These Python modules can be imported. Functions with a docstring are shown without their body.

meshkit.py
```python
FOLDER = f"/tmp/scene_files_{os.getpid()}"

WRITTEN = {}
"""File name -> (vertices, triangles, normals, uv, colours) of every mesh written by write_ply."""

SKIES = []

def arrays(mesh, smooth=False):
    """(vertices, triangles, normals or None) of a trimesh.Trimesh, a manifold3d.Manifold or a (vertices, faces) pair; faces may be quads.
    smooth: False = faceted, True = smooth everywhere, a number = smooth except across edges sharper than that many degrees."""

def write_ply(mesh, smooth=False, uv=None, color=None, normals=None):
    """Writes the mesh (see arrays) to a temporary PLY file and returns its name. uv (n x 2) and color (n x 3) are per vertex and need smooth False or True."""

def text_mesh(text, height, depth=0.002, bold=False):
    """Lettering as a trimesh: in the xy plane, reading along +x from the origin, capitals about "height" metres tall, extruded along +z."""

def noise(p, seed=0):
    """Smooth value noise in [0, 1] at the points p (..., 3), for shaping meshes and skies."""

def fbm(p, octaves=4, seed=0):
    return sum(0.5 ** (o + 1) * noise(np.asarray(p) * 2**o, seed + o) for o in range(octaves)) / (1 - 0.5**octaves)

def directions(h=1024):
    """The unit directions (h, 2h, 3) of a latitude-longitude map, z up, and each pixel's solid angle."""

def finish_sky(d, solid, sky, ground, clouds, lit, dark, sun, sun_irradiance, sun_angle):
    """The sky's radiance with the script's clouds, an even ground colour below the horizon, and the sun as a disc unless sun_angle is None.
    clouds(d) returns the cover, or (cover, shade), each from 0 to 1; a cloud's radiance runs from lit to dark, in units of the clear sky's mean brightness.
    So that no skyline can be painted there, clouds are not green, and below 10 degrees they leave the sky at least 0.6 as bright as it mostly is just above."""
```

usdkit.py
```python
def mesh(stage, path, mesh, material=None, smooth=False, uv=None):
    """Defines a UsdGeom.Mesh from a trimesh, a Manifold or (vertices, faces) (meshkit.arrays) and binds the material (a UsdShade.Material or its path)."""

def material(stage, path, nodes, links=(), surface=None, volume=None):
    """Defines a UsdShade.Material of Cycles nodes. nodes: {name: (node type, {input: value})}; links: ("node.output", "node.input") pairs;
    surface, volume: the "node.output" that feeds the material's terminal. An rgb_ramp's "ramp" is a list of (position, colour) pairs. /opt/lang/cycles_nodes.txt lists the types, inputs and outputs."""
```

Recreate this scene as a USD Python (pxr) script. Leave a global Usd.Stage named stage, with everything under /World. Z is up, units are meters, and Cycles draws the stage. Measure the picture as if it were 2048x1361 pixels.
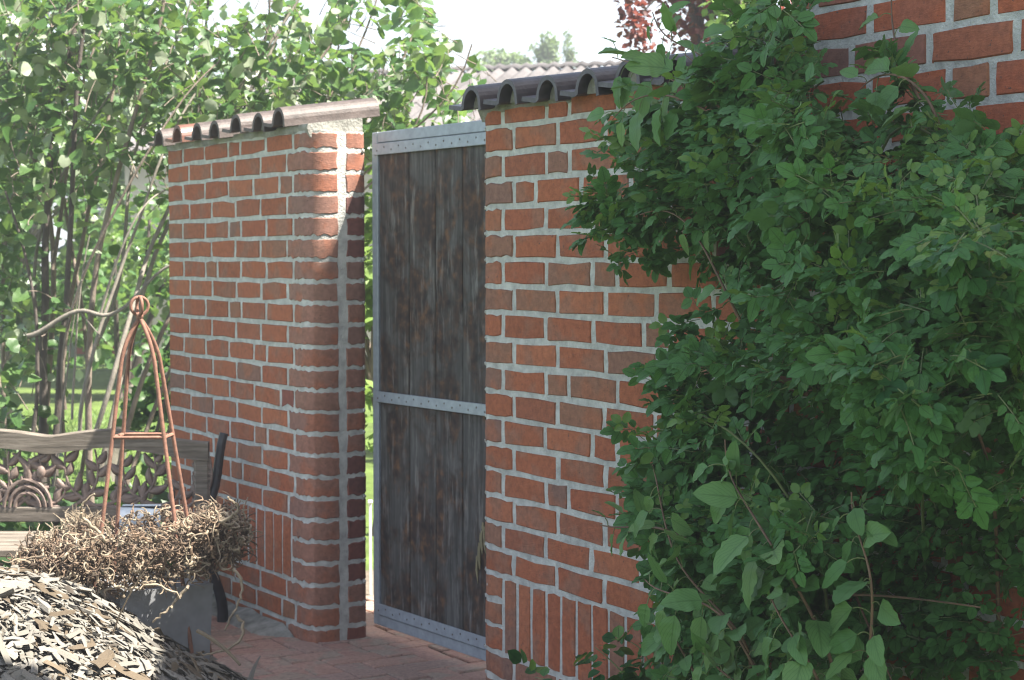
import math, random
import numpy as np
import trimesh
import usdkit, meshkit
from shapely.geometry import LineString, Polygon, Point
from pxr import Usd, UsdGeom, UsdLux, UsdShade, Gf, Sdf, Vt

stage = Usd.Stage.CreateInMemory()
UsdGeom.SetStageUpAxis(stage, UsdGeom.Tokens.z)
UsdGeom.SetStageMetersPerUnit(stage, 1.0)
UsdGeom.Xform.Define(stage, '/World')
UsdGeom.Scope.Define(stage, '/World/Looks')

# ------------------------------------------------------------------ camera, sky, sun, exposure
EYE = 1.48                       # eye height; the camera stands at x = y = 0 and looks along +y
FPX, PITCH = 3533.0, 0.0462      # focal length in pixels of a 2048 px wide picture; tilt down (radians)
EXPOSURE = 2.4
cam = UsdGeom.Camera.Define(stage, '/World/camera')
cam.CreateHorizontalApertureAttr(36.0)
cam.CreateVerticalApertureAttr(36.0 * 1361 / 2048)
cam.CreateFocalLengthAttr(36.0 * FPX / 2048)
cam.CreateClippingRangeAttr(Gf.Vec2f(0.05, 2000))
cam.CreateFStopAttr(11.0)
cam.CreateFocusDistanceAttr(3.7)
cam.CreateExposureAttr(EXPOSURE)
xf = UsdGeom.Xformable(cam)
xf.AddTranslateOp().Set(Gf.Vec3d(0, 0, EYE))
xf.AddRotateXYZOp().Set(Gf.Vec3f(90 - math.degrees(PITCH), 0, 0))

TH_R, TH_L, TH_H = 0.5495, 0.5636, 0.5366            # the walls' angles to the view axis
_e = np.array([math.sin(TH_R), -math.cos(TH_R)]); _p = np.array([math.cos(TH_R), math.sin(TH_R)])
BETA, SUN_EL = math.radians(47), math.radians(58)
_u = math.cos(BETA) * _p + math.sin(BETA) * _e       # horizontal direction towards the sun
SUN = np.array([_u[0] * math.cos(SUN_EL), _u[1] * math.cos(SUN_EL), math.sin(SUN_EL)])
usdkit.material(stage, '/World/Looks/sky_look', {
    'sky': ('sky_texture', {'sky_type': 'single_scattering', 'sun_disc': False, 'sun_elevation': SUN_EL,
                            'sun_rotation': math.atan2(SUN[0], SUN[1]), 'altitude': 20.0, 'aerosol_density': 2.5, 'ozone_density': 1.0}),
    'tc': ('texture_coordinate', {}),
    'map': ('mapping', {'scale': (1.2, 1.2, 3.0)}),
    'n': ('noise_texture', {'scale': 1.1, 'detail': 5.0, 'roughness': 0.55}),
    'r': ('rgb_ramp', {'ramp': [(0.42, (0.0, 0.0, 0.0)), (0.70, (0.55, 0.55, 0.55))]}),
    'mx': ('mix_color', {'b': (8.2, 8.6, 9.0), 'use_clamp': False}),
    'bg': ('background_shader', {'strength': 0.05})},
    [('tc.generated', 'map.vector'), ('map.vector', 'n.vector'), ('n.fac', 'r.fac'), ('r.color', 'mx.fac'), ('sky.color', 'mx.a'), ('mx.result', 'bg.color')],
    surface='bg.background')
dome = UsdLux.DomeLight.Define(stage, '/World/sky')
UsdShade.MaterialBindingAPI.Apply(dome.GetPrim()).Bind(UsdShade.Material.Get(stage, '/World/Looks/sky_look'))
dome.GetPrim().SetCustomDataByKey('kind', 'structure')
sun = UsdLux.DistantLight.Define(stage, '/World/sun')
sun.CreateNormalizeAttr(True); sun.CreateIntensityAttr(1.05); sun.CreateAngleAttr(0.53); sun.CreateColorAttr(Gf.Vec3f(1.0, 0.94, 0.84))
z = Gf.Vec3d(*map(float, SUN)); xa = Gf.Cross(Gf.Vec3d(0, 0, 1), z).GetNormalized(); ya = Gf.Cross(z, xa)
sun.AddTransformOp().Set(Gf.Matrix4d(xa[0], xa[1], xa[2], 0, ya[0], ya[1], ya[2], 0, z[0], z[1], z[2], 0, 0, 0, 0, 1))

# ------------------------------------------------------------------ helpers: prims, names, labels
_taken = {}
def prim_path(name, parent=None):
    base = f'{parent.GetPath() if parent is not None else "/World"}/{name}'
    n = _taken.get(base, 0); _taken[base] = n + 1
    return base if n == 0 else f'{base}_{n:03d}'

def tag(o, label=None, cat=None, group=None, kind=None):
    o = o.GetPrim() if hasattr(o, 'GetPrim') else o
    for k, v in (('label', label), ('category', cat), ('group', group), ('kind', kind)):
        if v: o.SetCustomDataByKey(k, v)
    return o

def thing(name, label, cat, group=None, loc=(0, 0, 0), kind=None):
    x = UsdGeom.Xform.Define(stage, prim_path(name))
    if any(loc): x.AddTranslateOp().Set(Gf.Vec3d(*map(float, loc)))
    return tag(x, label, cat, group, kind)

def obj(name, mesh, material, parent=None, smooth=False, uv=None, label=None, kind=None):
    m = usdkit.mesh(stage, prim_path(name, parent), mesh, LOOK[material], smooth, uv)
    o = m.GetPrim()
    if kind or (parent is None and False): tag(o, kind=kind)
    if label: tag(o, label=label)
    return o

def rel(mesh, loc):
    """the mesh's vertices relative to its thing's base"""
    v, f = mesh if isinstance(mesh, tuple) else (np.array(mesh.vertices), np.array(mesh.faces))
    return np.asarray(v, float) - np.asarray(loc, float), f

# ------------------------------------------------------------------ helpers: geometry
def ray(px, py):
    t, v = (px - 1024) / FPX, (680.5 - py) / FPX
    cp, sp = math.cos(PITCH), math.sin(PITCH)
    return np.array([t, cp + v * sp, -sp + v * cp])

def at(px, py, Y=None, Z=None):
    """world point seen at a pixel of the photograph at depth Y (or height Z)"""
    d = ray(px, py); k = Y / d[1] if Y is not None else (Z - EYE) / d[2]
    return d * k + np.array([0, 0, EYE])

class Frame:
    """a wall's own axes: s along it towards the camera, d into it, z up"""
    def __init__(self, x, y, th):
        self.o = np.array([x, y]); self.e = np.array([math.sin(th), -math.cos(th)]); self.p = np.array([math.cos(th), math.sin(th)])
    def __call__(self, s, d, z):
        s, d, z = np.broadcast_arrays(np.asarray(s, float), d, z)
        q = self.o + s[..., None] * self.e + d[..., None] * self.p
        return np.concatenate([q, z[..., None]], -1)
    def hit(self, px, py, d):
        """the point on the plane at depth d that a pixel sees"""
        r = ray(px, py); n = np.array([self.p[0], self.p[1]]); k = (self.o @ n + d) / (r[:2] @ n)
        return r * k + np.array([0, 0, EYE])
    def sd(self, P):
        q = np.asarray(P)[..., :2] - self.o
        return q @ self.e, q @ self.p

WR, WL, WH = Frame(-.0286, 5.5451, TH_R), Frame(-1.441, 7.771, TH_L), Frame(.84, 3.9595, TH_H)
COURSE = 0.0833
def joint(k): return EYE + 0.4118 - COURSE * k

def box(x0, x1, y0, y1, z0, z1, fr=None, bev=0.0):
    """a box, in world axes or in a wall's axes, optionally with chamfered edges"""
    a, b = np.array([x0, y0, z0], float), np.array([x1, y1, z1], float)
    if bev > 0:
        bev = min(bev, *(0.45 * (b - a)))
        pts = []
        for k in range(3):
            lo, hi = a + bev, b - bev
            lo[k], hi[k] = a[k], b[k]
            for i in range(8): pts.append([(lo, hi)[i >> j & 1][j] for j in range(3)])
        m = trimesh.convex.convex_hull(np.array(pts))
        v, f = np.array(m.vertices), np.array(m.faces)
    else:
        m = trimesh.creation.box(bounds=[a, b]); v, f = np.array(m.vertices), np.array(m.faces)
    if fr is not None:
        v = fr(v[:, 0], v[:, 1], v[:, 2])
    return v, f

def join(parts):
    vs, fs, n = [], [], 0
    for v, f in parts:
        vs.append(v); fs.append(np.asarray(f) + n); n += len(v)
    return np.concatenate(vs), np.concatenate(fs)

def tube(pts, rad, sides=6, caps=True):
    p = np.asarray(pts, float); n = len(p)
    t = np.gradient(p, axis=0); t /= np.linalg.norm(t, axis=1, keepdims=True) + 1e-12
    ref = np.array([0.31, 0.17, 0.93]) if abs(t[0, 2]) < .8 else np.array([0.9, 0.3, 0.1])
    a = np.cross(t, ref); a /= np.linalg.norm(a, axis=1, keepdims=True) + 1e-12
    for i in range(1, n):
        if a[i] @ a[i - 1] < 0: a[i] *= -1
    b = np.cross(t, a)
    ang = np.arange(sides) * 2 * math.pi / sides
    r = np.broadcast_to(rad, (n,))[:, None, None]
    v = (p[:, None] + r * (np.cos(ang)[None, :, None] * a[:, None] + np.sin(ang)[None, :, None] * b[:, None])).reshape(-1, 3)
    i, j = np.meshgrid(np.arange(n - 1), np.arange(sides), indexing='ij'); k = (j + 1) % sides
    q = np.stack([i * sides + j, i * sides + k, (i + 1) * sides + k, (i + 1) * sides + j], -1).reshape(-1, 4)
    f = np.vstack([q[:, [0, 1, 2]], q[:, [0, 2, 3]]])
    if caps:
        v = np.vstack([v, p[0], p[-1]]); c0, c1 = len(v) - 2, len(v) - 1
        jj = np.arange(sides); kk = (jj + 1) % sides
        f = np.vstack([f, np.stack([kk, jj, np.full(sides, c0)], 1), np.stack([(n - 1) * sides + jj, (n - 1) * sides + kk, np.full(sides, c1)], 1)])
    return v, f

def curve(pts, n=16):
    """a smooth line through the points"""
    p = np.asarray(pts, float)
    if len(p) == 2: return p[0] + np.linspace(0, 1, n)[:, None] * (p[1] - p[0])
    from scipy.interpolate import CubicSpline
    t = np.concatenate([[0], np.cumsum(np.linalg.norm(np.diff(p, axis=0), axis=1))])
    return CubicSpline(t, p, axis=0)(np.linspace(0, t[-1], n))

def extrude(poly, h):
    m = trimesh.creation.extrude_polygon(poly, h, engine='earcut')
    return np.array(m.vertices), np.array(m.faces)

# ------------------------------------------------------------------ materials
LOOK = {}
def look(name, nodes, links, surface='p.BSDF'):
    LOOK[name] = usdkit.material(stage, f'/World/Looks/{name}', nodes, links, surface=surface)

def plain(name, col, rough=0.6, metal=0.0, var=0.25, scale=20.0, bump=0.25, dist=0.004, stretch=(1, 1, 1), col2=None, spec=0.5, detail=4.0):
    """one colour broken up by noise, with fine relief"""
    c2 = col2 if col2 is not None else tuple(x * (1 - var) for x in col)
    c1 = col if col2 is not None else tuple(min(1, x * (1 + var * .6)) for x in col)
    look(name, {'g': ('geometry', {}), 'm': ('mapping', {'scale': stretch}), 'n': ('noise_texture', {'scale': scale, 'detail': detail, 'roughness': .62}),
                'r': ('rgb_ramp', {'ramp': [(0.3, c2), (0.68, c1)]}), 'nb': ('noise_texture', {'scale': scale * 6, 'detail': 3.0}),
                'b': ('bump', {'strength': bump, 'distance': dist}), 'p': ('principled_bsdf', {'roughness': rough, 'metallic': metal, 'specular_ior_level': spec})},
         [('g.position', 'm.vector'), ('m.vector', 'n.vector'), ('m.vector', 'nb.vector'), ('n.fac', 'r.fac'), ('r.color', 'p.base_color'), ('nb.fac', 'b.height'), ('b.normal', 'p.normal')])

def brick_look(name, ramp, smudge, amount, dark=(0.10, 0.055, 0.045), rough=0.85):
    """fired clay: each brick its own tone, grey-brown fire marks, pits and drag marks"""
    look(name, {'g': ('geometry', {}), 'oi': ('object_info', {}), 'tone': ('rgb_ramp', {'ramp': ramp}),
                'off': ('vector_math', {'math_type': 'multiply', 'vector2': (7.0, 3.0, 5.0)}), 'cmb': ('combine_xyz', {}),
                'add': ('vector_math', {'math_type': 'add'}),
                'n1': ('noise_texture', {'scale': 9.0, 'detail': 3.0, 'roughness': .5}), 'm1': ('rgb_ramp', {'ramp': [(0.50, (0, 0, 0)), (0.62, (1, 1, 1))]}),
                'am': ('math', {'math_type': 'multiply', 'value2': amount}),
                'mix1': ('mix_color', {'b': smudge}),
                'n2': ('noise_texture', {'scale': 55.0, 'detail': 5.0, 'roughness': .7}), 'm2': ('rgb_ramp', {'ramp': [(0.25, (.62, .60, .60)), (0.72, (1.18, 1.16, 1.14))]}),
                'mix2': ('mix_color', {'blend_type': 'multiply', 'fac': 1.0, 'use_clamp': False}),
                'n3': ('noise_texture', {'scale': 130.0, 'detail': 2.0}), 'm3': ('rgb_ramp', {'ramp': [(0.66, (0, 0, 0)), (0.74, (1, 1, 1))]}),
                'mix3': ('mix_color', {'b': dark}),
                'mp': ('mapping', {'scale': (1, 1, 3.5)}), 'n4': ('noise_texture', {'scale': 70.0, 'detail': 4.0, 'roughness': .65}),
                'b': ('bump', {'strength': 0.55, 'distance': 0.004}),
                'p': ('principled_bsdf', {'roughness': rough, 'specular_ior_level': .25})},
         [('oi.random', 'tone.fac'), ('oi.random', 'cmb.x'), ('oi.random', 'cmb.y'), ('oi.random', 'cmb.z'), ('cmb.vector', 'off.vector1'), ('g.position', 'add.vector1'), ('off.vector', 'add.vector2'),
          ('add.vector', 'n1.vector'), ('n1.fac', 'm1.fac'), ('m1.color', 'am.value1'), ('am.value', 'mix1.fac'), ('tone.color', 'mix1.a'),
          ('add.vector', 'n2.vector'), ('n2.fac', 'm2.fac'), ('mix1.result', 'mix2.a'), ('m2.color', 'mix2.b'),
          ('add.vector', 'n3.vector'), ('n3.fac', 'm3.fac'), ('m3.color', 'mix3.fac'), ('mix2.result', 'mix3.a'), ('mix3.result', 'p.base_color'),
          ('add.vector', 'mp.vector'), ('mp.vector', 'n4.vector'), ('n4.fac', 'b.height'), ('b.normal', 'p.normal')])

brick_look('red_brick', [(0, (.27, .088, .043)), (.3, (.33, .108, .052)), (.6, (.30, .094, .048)), (.85, (.36, .126, .062)), (1, (.26, .090, .050))], (.25, .13, .088), .65)
brick_look('brown_brick', [(0, (.23, .115, .078)), (.4, (.27, .125, .072)), (.7, (.20, .110, .085)), (1, (.30, .13, .075))], (.33, .115, .055), .55)
brick_look('corner_brick', [(0, (.25, .135, .100)), (.5, (.27, .130, .092)), (1, (.22, .125, .100))], (.33, .115, .060), .6)
brick_look('purple_brick', [(0, (.15, .062, .052)), (.5, (.19, .070, .055)), (1, (.13, .065, .058))], (.26, .085, .055), .5)
brick_look('house_brick', [(0, (.30, .085, .042)), (.4, (.35, .100, .048)), (.8, (.32, .092, .046)), (.9, (.20, .105, .085)), (1, (.34, .105, .05))], (.25, .11, .08), .35)
brick_look('paving_brick', [(0, (.33, .19, .155)), (.4, (.38, .235, .185)), (.7, (.33, .225, .19)), (1, (.29, .20, .165))], (.29, .25, .20), .7)
plain('mortar', (.43, .43, .405), .95, var=.30, scale=26, bump=.9, dist=.005, spec=.2)
plain('mortar_nub', (.44, .43, .40), .95, var=.25, scale=30, bump=.8, dist=.005, spec=.2)
plain('plug_mortar', (.20, .19, .165), .95, var=.35, scale=26, bump=.9, dist=.005, spec=.2)
plain('cement', (.25, .245, .22), .95, var=.45, scale=18, bump=.8, dist=.006, spec=.2)
plain('joint_sand', (.15, .125, .10), .95, var=.35, scale=40, bump=.6, spec=.1)
plain('brown_tile', (.075, .058, .052), .55, var=.45, scale=22, bump=.4, dist=.003, spec=.35)
plain('terracotta_tile', (.13, .055, .036), .42, var=.3, scale=16, bump=.2, dist=.002)
plain('slate_tile', (.052, .047, .052), .42, var=.5, scale=20, bump=.4, dist=.003, spec=.4)
plain('zinc', (.30, .335, .375), .5, metal=.45, var=.18, scale=30, bump=.12, dist=.002, detail=6.0)
plain('rivet_grey', (.13, .115, .105), .6, metal=.3, var=.3)
plain('rust', (.20, .098, .066), .8, var=.35, scale=60, bump=.4, dist=.002)
plain('cast_iron', (.17, .125, .105), .62, var=.35, scale=40, bump=.3, dist=.002)
plain('dark_iron', (.022, .022, .026), .5, var=.35, scale=40, bump=.3, dist=.002)
plain('pot_grey', (.20, .205, .215), .6, var=.15, scale=18, bump=.2, dist=.002)
plain('blue_metal', (.085, .105, .14), .38, metal=.2, var=.25, scale=18, bump=.15, dist=.002)
plain('pale_metal', (.55, .57, .58), .4, metal=.3, var=.15, scale=18, bump=.15, dist=.002)
plain('terracotta', (.36, .15, .09), .8, var=.3, scale=25, bump=.3, dist=.002)
plain('dark_inside', (.02, .015, .012), .9, var=.3)
plain('soil', (.06, .045, .032), .98, var=.5, scale=18, bump=.9, dist=.02, spec=.1)
plain('lawn', (.085, .125, .030), .9, var=.45, scale=3.0, bump=.9, dist=.02, spec=.15, detail=8.0)
plain('bark_brown', (.19, .15, .12), .85, var=.45, scale=35, bump=.7, dist=.006, stretch=(1, 1, .25))
plain('bark_dark', (.085, .068, .058), .85, var=.45, scale=30, bump=.7, dist=.006, stretch=(1, 1, .25))
plain('bark_grey', (.21, .185, .155), .85, var=.35, scale=30, bump=.6, dist=.005, stretch=(1, 1, .3))
plain('cane_green', (.12, .15, .055), .55, var=.35, scale=20, bump=.2, dist=.002)
plain('cane_brown', (.13, .075, .045), .6, var=.35, scale=20, bump=.3, dist=.002)
plain('roof_sheet', (.125, .116, .116), .9, var=.4, scale=1.6, bump=.5, dist=.004, detail=8.0, spec=.2)
plain('render_wall', (.42, .36, .30), .9, var=.2, scale=3)
plain('window_dark', (.05, .07, .09), .12, var=.1)
plain('slate_roof', (.16, .17, .20), .7, var=.3, scale=5)
plain('splinter', (.26, .225, .13), .8, var=.25, scale=60, stretch=(1, 1, .2))
plain('white_post', (.72, .76, .78), .5, var=.1)

# weathered planks: grain along z, rusty-brown bands, pale scrapes
look('gate_wood', {'g': ('geometry', {}), 'oi': ('object_info', {}), 'cmb': ('combine_xyz', {}), 'sc': ('vector_math', {'math_type': 'multiply', 'vector2': (3.0, 3.0, 0.12)}), 'ad': ('vector_math', {'math_type': 'add'}),
     'mg': ('mapping', {'scale': (15, 15, 1.0)}), 'ng': ('noise_texture', {'scale': 3.2, 'detail': 7.0, 'roughness': .68}), 'rg': ('rgb_ramp', {'ramp': [(.25, (.020, .019, .019)), (.50, (.060, .056, .052)), (.75, (.140, .134, .126))]}),
     'mp': ('mapping', {'scale': (1.5, 1.5, 1.25)}), 'np': ('noise_texture', {'scale': 3.4, 'detail': 5.0, 'roughness': .6, 'distortion': .6}), 'rp': ('rgb_ramp', {'ramp': [(.43, (0, 0, 0)), (.56, (.9, .9, .9))]}),
     'nq': ('noise_texture', {'scale': 26.0, 'detail': 4.0}), 'rq': ('rgb_ramp', {'ramp': [(.34, (.016, .012, .011)), (.56, (.052, .028, .019)), (.74, (.14, .066, .028))]}), 'mx': ('mix_color', {}),
     'ms': ('mapping', {'scale': (16, 16, 2.2)}), 'ns': ('noise_texture', {'scale': 2.0, 'detail': 6.0, 'roughness': .7}), 'rs': ('rgb_ramp', {'ramp': [(.54, (0, 0, 0)), (.74, (.75, .75, .75))]}), 'mx2': ('mix_color', {'b': (.24, .23, .215)}),
     'b': ('bump', {'strength': .6, 'distance': .004}), 'p': ('principled_bsdf', {'roughness': .78, 'specular_ior_level': .3})},
     [('oi.random', 'cmb.x'), ('oi.random', 'cmb.y'), ('oi.random', 'cmb.z'), ('cmb.vector', 'sc.vector1'), ('g.position', 'ad.vector1'), ('sc.vector', 'ad.vector2'),
      ('ad.vector', 'mg.vector'), ('mg.vector', 'ng.vector'), ('ng.fac', 'rg.fac'), ('ad.vector', 'mp.vector'), ('mp.vector', 'np.vector'), ('np.fac', 'rp.fac'), ('ad.vector', 'nq.vector'), ('nq.fac', 'rq.fac'),
      ('rg.color', 'mx.a'), ('rq.color', 'mx.b'), ('rp.color', 'mx.fac'), ('ad.vector', 'ms.vector'), ('ms.vector', 'ns.vector'), ('ns.fac', 'rs.fac'), ('rs.color', 'mx2.fac'), ('mx.result', 'mx2.a'), ('mx2.result', 'p.base_color'),
      ('ng.fac', 'b.height'), ('b.normal', 'p.normal')])
# grey weathered bench wood: grain along the bench
look('bench_wood', {'g': ('geometry', {}), 'mg': ('mapping', {'scale': (2.0, 24, 30)}), 'ng': ('noise_texture', {'scale': 2.6, 'detail': 7.0, 'roughness': .68}),
     'rg': ('rgb_ramp', {'ramp': [(.25, (.050, .042, .034)), (.5, (.15, .128, .105)), (.75, (.26, .23, .195))]}), 'b': ('bump', {'strength': .6, 'distance': .003}), 'p': ('principled_bsdf', {'roughness': .85, 'specular_ior_level': .25})},
     [('g.position', 'mg.vector'), ('mg.vector', 'ng.vector'), ('ng.fac', 'rg.fac'), ('rg.color', 'p.base_color'), ('ng.fac', 'b.height'), ('b.normal', 'p.normal')])

def leaf_look(name, ramp, under, trans, rough=0.42, tw=0.35, spec=.4, vein=.35, rib=1.7):
    """leaf blade: own tone per leaf, lighter ribs from the blade's own coordinates, paler underside, light passing through"""
    look(name, {'g': ('geometry', {}), 'oi': ('object_info', {}), 'sum': ('math', {'math_type': 'add'}), 'fr': ('math', {'math_type': 'fraction'}),
                'tone': ('rgb_ramp', {'ramp': ramp}), 'uv': ('uvmap', {'attribute': 'st'}), 'sx': ('separate_xyz', {}), 'av': ('math', {'math_type': 'absolute'}),
                'mid': ('math', {'math_type': 'less_than', 'value2': .07}), 'k1': ('math', {'math_type': 'multiply', 'value2': -.55}), 'k2': ('math', {'math_type': 'add'}), 'k3': ('math', {'math_type': 'multiply', 'value2': 7.0}),
                'k4': ('math', {'math_type': 'fraction'}), 'side': ('math', {'math_type': 'less_than', 'value2': .16}), 'mxv': ('math', {'math_type': 'maximum'}), 'vf': ('math', {'math_type': 'multiply', 'value2': vein}),
                'ribs': ('mix_color', {'b': tuple(min(1, x * rib + (.015 if rib > 1 else 0)) for x in (ramp[-1][1] if rib > 1 else ramp[0][1]))}), 'bk': ('mix_color', {'b': under}),
                'n': ('noise_texture', {'scale': 60.0, 'detail': 3.0}), 'b': ('bump', {'strength': .25, 'distance': .003}),
                'p': ('principled_bsdf', {'roughness': rough, 'specular_ior_level': spec}), 't': ('translucent_bsdf', {}), 'tc': ('mix_color', {'fac': .65, 'b': trans}), 'mc': ('mix_closure', {'fac': tw})},
         [('g.random_per_island', 'sum.value1'), ('oi.random', 'sum.value2'), ('sum.value', 'fr.value1'), ('fr.value', 'tone.fac'), ('uv.UV', 'sx.vector'), ('sx.y', 'av.value1'), ('av.value', 'mid.value1'),
          ('av.value', 'k1.value1'), ('k1.value', 'k2.value1'), ('sx.x', 'k2.value2'), ('k2.value', 'k3.value1'), ('k3.value', 'k4.value1'), ('k4.value', 'side.value1'),
          ('mid.value', 'mxv.value1'), ('side.value', 'mxv.value2'), ('mxv.value', 'vf.value1'), ('vf.value', 'ribs.fac'), ('tone.color', 'ribs.a'), ('ribs.result', 'bk.a'), ('g.backfacing', 'bk.fac'),
          ('bk.result', 'p.base_color'), ('g.position', 'n.vector'), ('n.fac', 'b.height'), ('b.normal', 'p.normal'), ('tone.color', 'tc.a'), ('tc.result', 't.color'), ('p.BSDF', 'mc.closure1'), ('t.BSDF', 'mc.closure2')],
         surface='mc.closure')

leaf_look('rose_leaf', [(0, (.026, .100, .034)), (.45, (.046, .150, .044)), (.8, (.070, .19, .050)), (.96, (.13, .25, .058)), (1, (.21, .23, .055))], (.080, .16, .075), (.14, .32, .035), rough=.46, tw=.24, spec=.25, vein=.75, rib=.38)
leaf_look('rose_young', [(0, (.11, .22, .045)), (.6, (.15, .27, .055)), (1, (.19, .26, .07))], (.15, .25, .08), (.27, .45, .05), rough=.42, tw=.3, vein=.4, rib=.6)
leaf_look('broad_leaf', [(0, (.080, .19, .060)), (.5, (.11, .235, .075)), (1, (.15, .27, .085))], (.17, .27, .14), (.2, .40, .05), rough=.48, tw=.22, spec=.3, vein=.55, rib=.55)
leaf_look('round_leaf', [(0, (.040, .095, .026)), (.5, (.062, .135, .034)), (1, (.10, .175, .050))], (.32, .37, .26), (.22, .36, .06), rough=.38, tw=.36, spec=.5, vein=.4, rib=.7)
leaf_look('bright_leaf', [(0, (.085, .16, .035)), (.5, (.12, .21, .045)), (1, (.17, .26, .065))], (.19, .27, .11), (.30, .46, .09), rough=.5, tw=.42)
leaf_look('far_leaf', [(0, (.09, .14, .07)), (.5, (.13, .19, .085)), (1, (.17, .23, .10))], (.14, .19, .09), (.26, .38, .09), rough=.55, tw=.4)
leaf_look('copper_leaf', [(0, (.075, .022, .022)), (.5, (.11, .030, .026)), (1, (.17, .045, .032))], (.12, .05, .045), (.32, .07, .04), rough=.45, tw=.4)
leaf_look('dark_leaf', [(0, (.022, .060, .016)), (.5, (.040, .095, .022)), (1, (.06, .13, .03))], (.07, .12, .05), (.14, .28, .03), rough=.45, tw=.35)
# ------------------------------------------------------------------ ground: lawn to the horizon, soil, paving
rng = np.random.default_rng(7)
def sheet(name, x0, x1, y0, y1, z, mat, n=60, amp=0.0, hole=None):
    xs, ys = np.linspace(x0, x1, n), np.linspace(y0, y1, n)
    X, Y = np.meshgrid(xs, ys, indexing='ij'); P = np.stack([X.ravel(), Y.ravel(), np.zeros(X.size)], -1)
    P[:, 2] = z + amp * (meshkit.fbm(P * .8, 4, 3) - .5)
    i, j = np.meshgrid(np.arange(n - 1), np.arange(n - 1), indexing='ij')
    q = np.stack([i * n + j, (i + 1) * n + j, (i + 1) * n + j + 1, i * n + j + 1], -1).reshape(-1, 4)
    return tag(obj(name, (P, q), mat, smooth=True), kind='structure')

sheet('lawn', -160, 160, -20, 300, -.035, 'lawn', 90, .02)
v, f = box(-4.2, 2.6, -1.9, .18, -.012, -.008, WR)
tag(obj('soil', (v, f), 'soil'), kind='structure')
v, f = box(-2.75, .55, -1.35, 1.0, -.0075, -.006, WR)
paving = tag(obj('paving', (v, f), 'joint_sand'), kind='structure')

def paver(s0, s1, d0, d1, h):
    v, f = box(s0, s1, d0, d1, -.05, h, None, .004)
    v[:, 2] += (v[:, 2] > -.01) * (rng.normal(0, .0012, len(v)) + (v[:, 0] - s0) * rng.normal(0, .012))
    return WR(v[:, 0], v[:, 1], v[:, 2]), f

# 90 degree herringbone in the wall's axes; cell = half a brick
CELL, GAP = .112, .006
n_pav = 0
for i in range(-26, 6):
    for j in range(-12, 10):
        k = (i - j) % 4
        if k not in (0, 2): continue
        if k == 0: a0, a1, b0, b1 = i, i + 2, j, j + 1
        else: a0, a1, b0, b1 = i, i + 1, j - 1, j + 1
        s0, s1, d0, d1 = a0 * CELL + GAP / 2, a1 * CELL - GAP / 2, b0 * CELL + GAP / 2, b1 * CELL - GAP / 2
        sm, dm = (s0 + s1) / 2, (d0 + d1) / 2
        if not (-2.65 < sm < .45 and -1.28 < dm < .95): continue
        if -.16 < sm and -.02 < dm < .28: continue                       # under the right-hand wall
        if sm < -1.43 and .0 < dm < .18: continue                       # under the left-hand wall
        if sm < -2.2 and dm > .1: continue
        c = WR(sm, dm, 0.0)
        if c[1] > 7.6 or c[0] < -1.75 or c[1] < 5.0: continue
        obj('brick', paver(s0, s1, d0, d1, .004 + rng.uniform(-.0015, .0025)), 'paving_brick', paving, smooth=25); n_pav += 1

# ------------------------------------------------------------------ brick walls
def path_line(pts, n_arc=7):
    """a wall's outer line in plan as a dense list (s, d, normal s, normal d, length along)"""
    out = []
    for k, q in enumerate(pts): out.append(q)
    a = np.array(out, float); l = np.concatenate([[0], np.cumsum(np.linalg.norm(np.diff(a[:, :2], axis=0), axis=1))])
    return np.column_stack([a, l])

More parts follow.
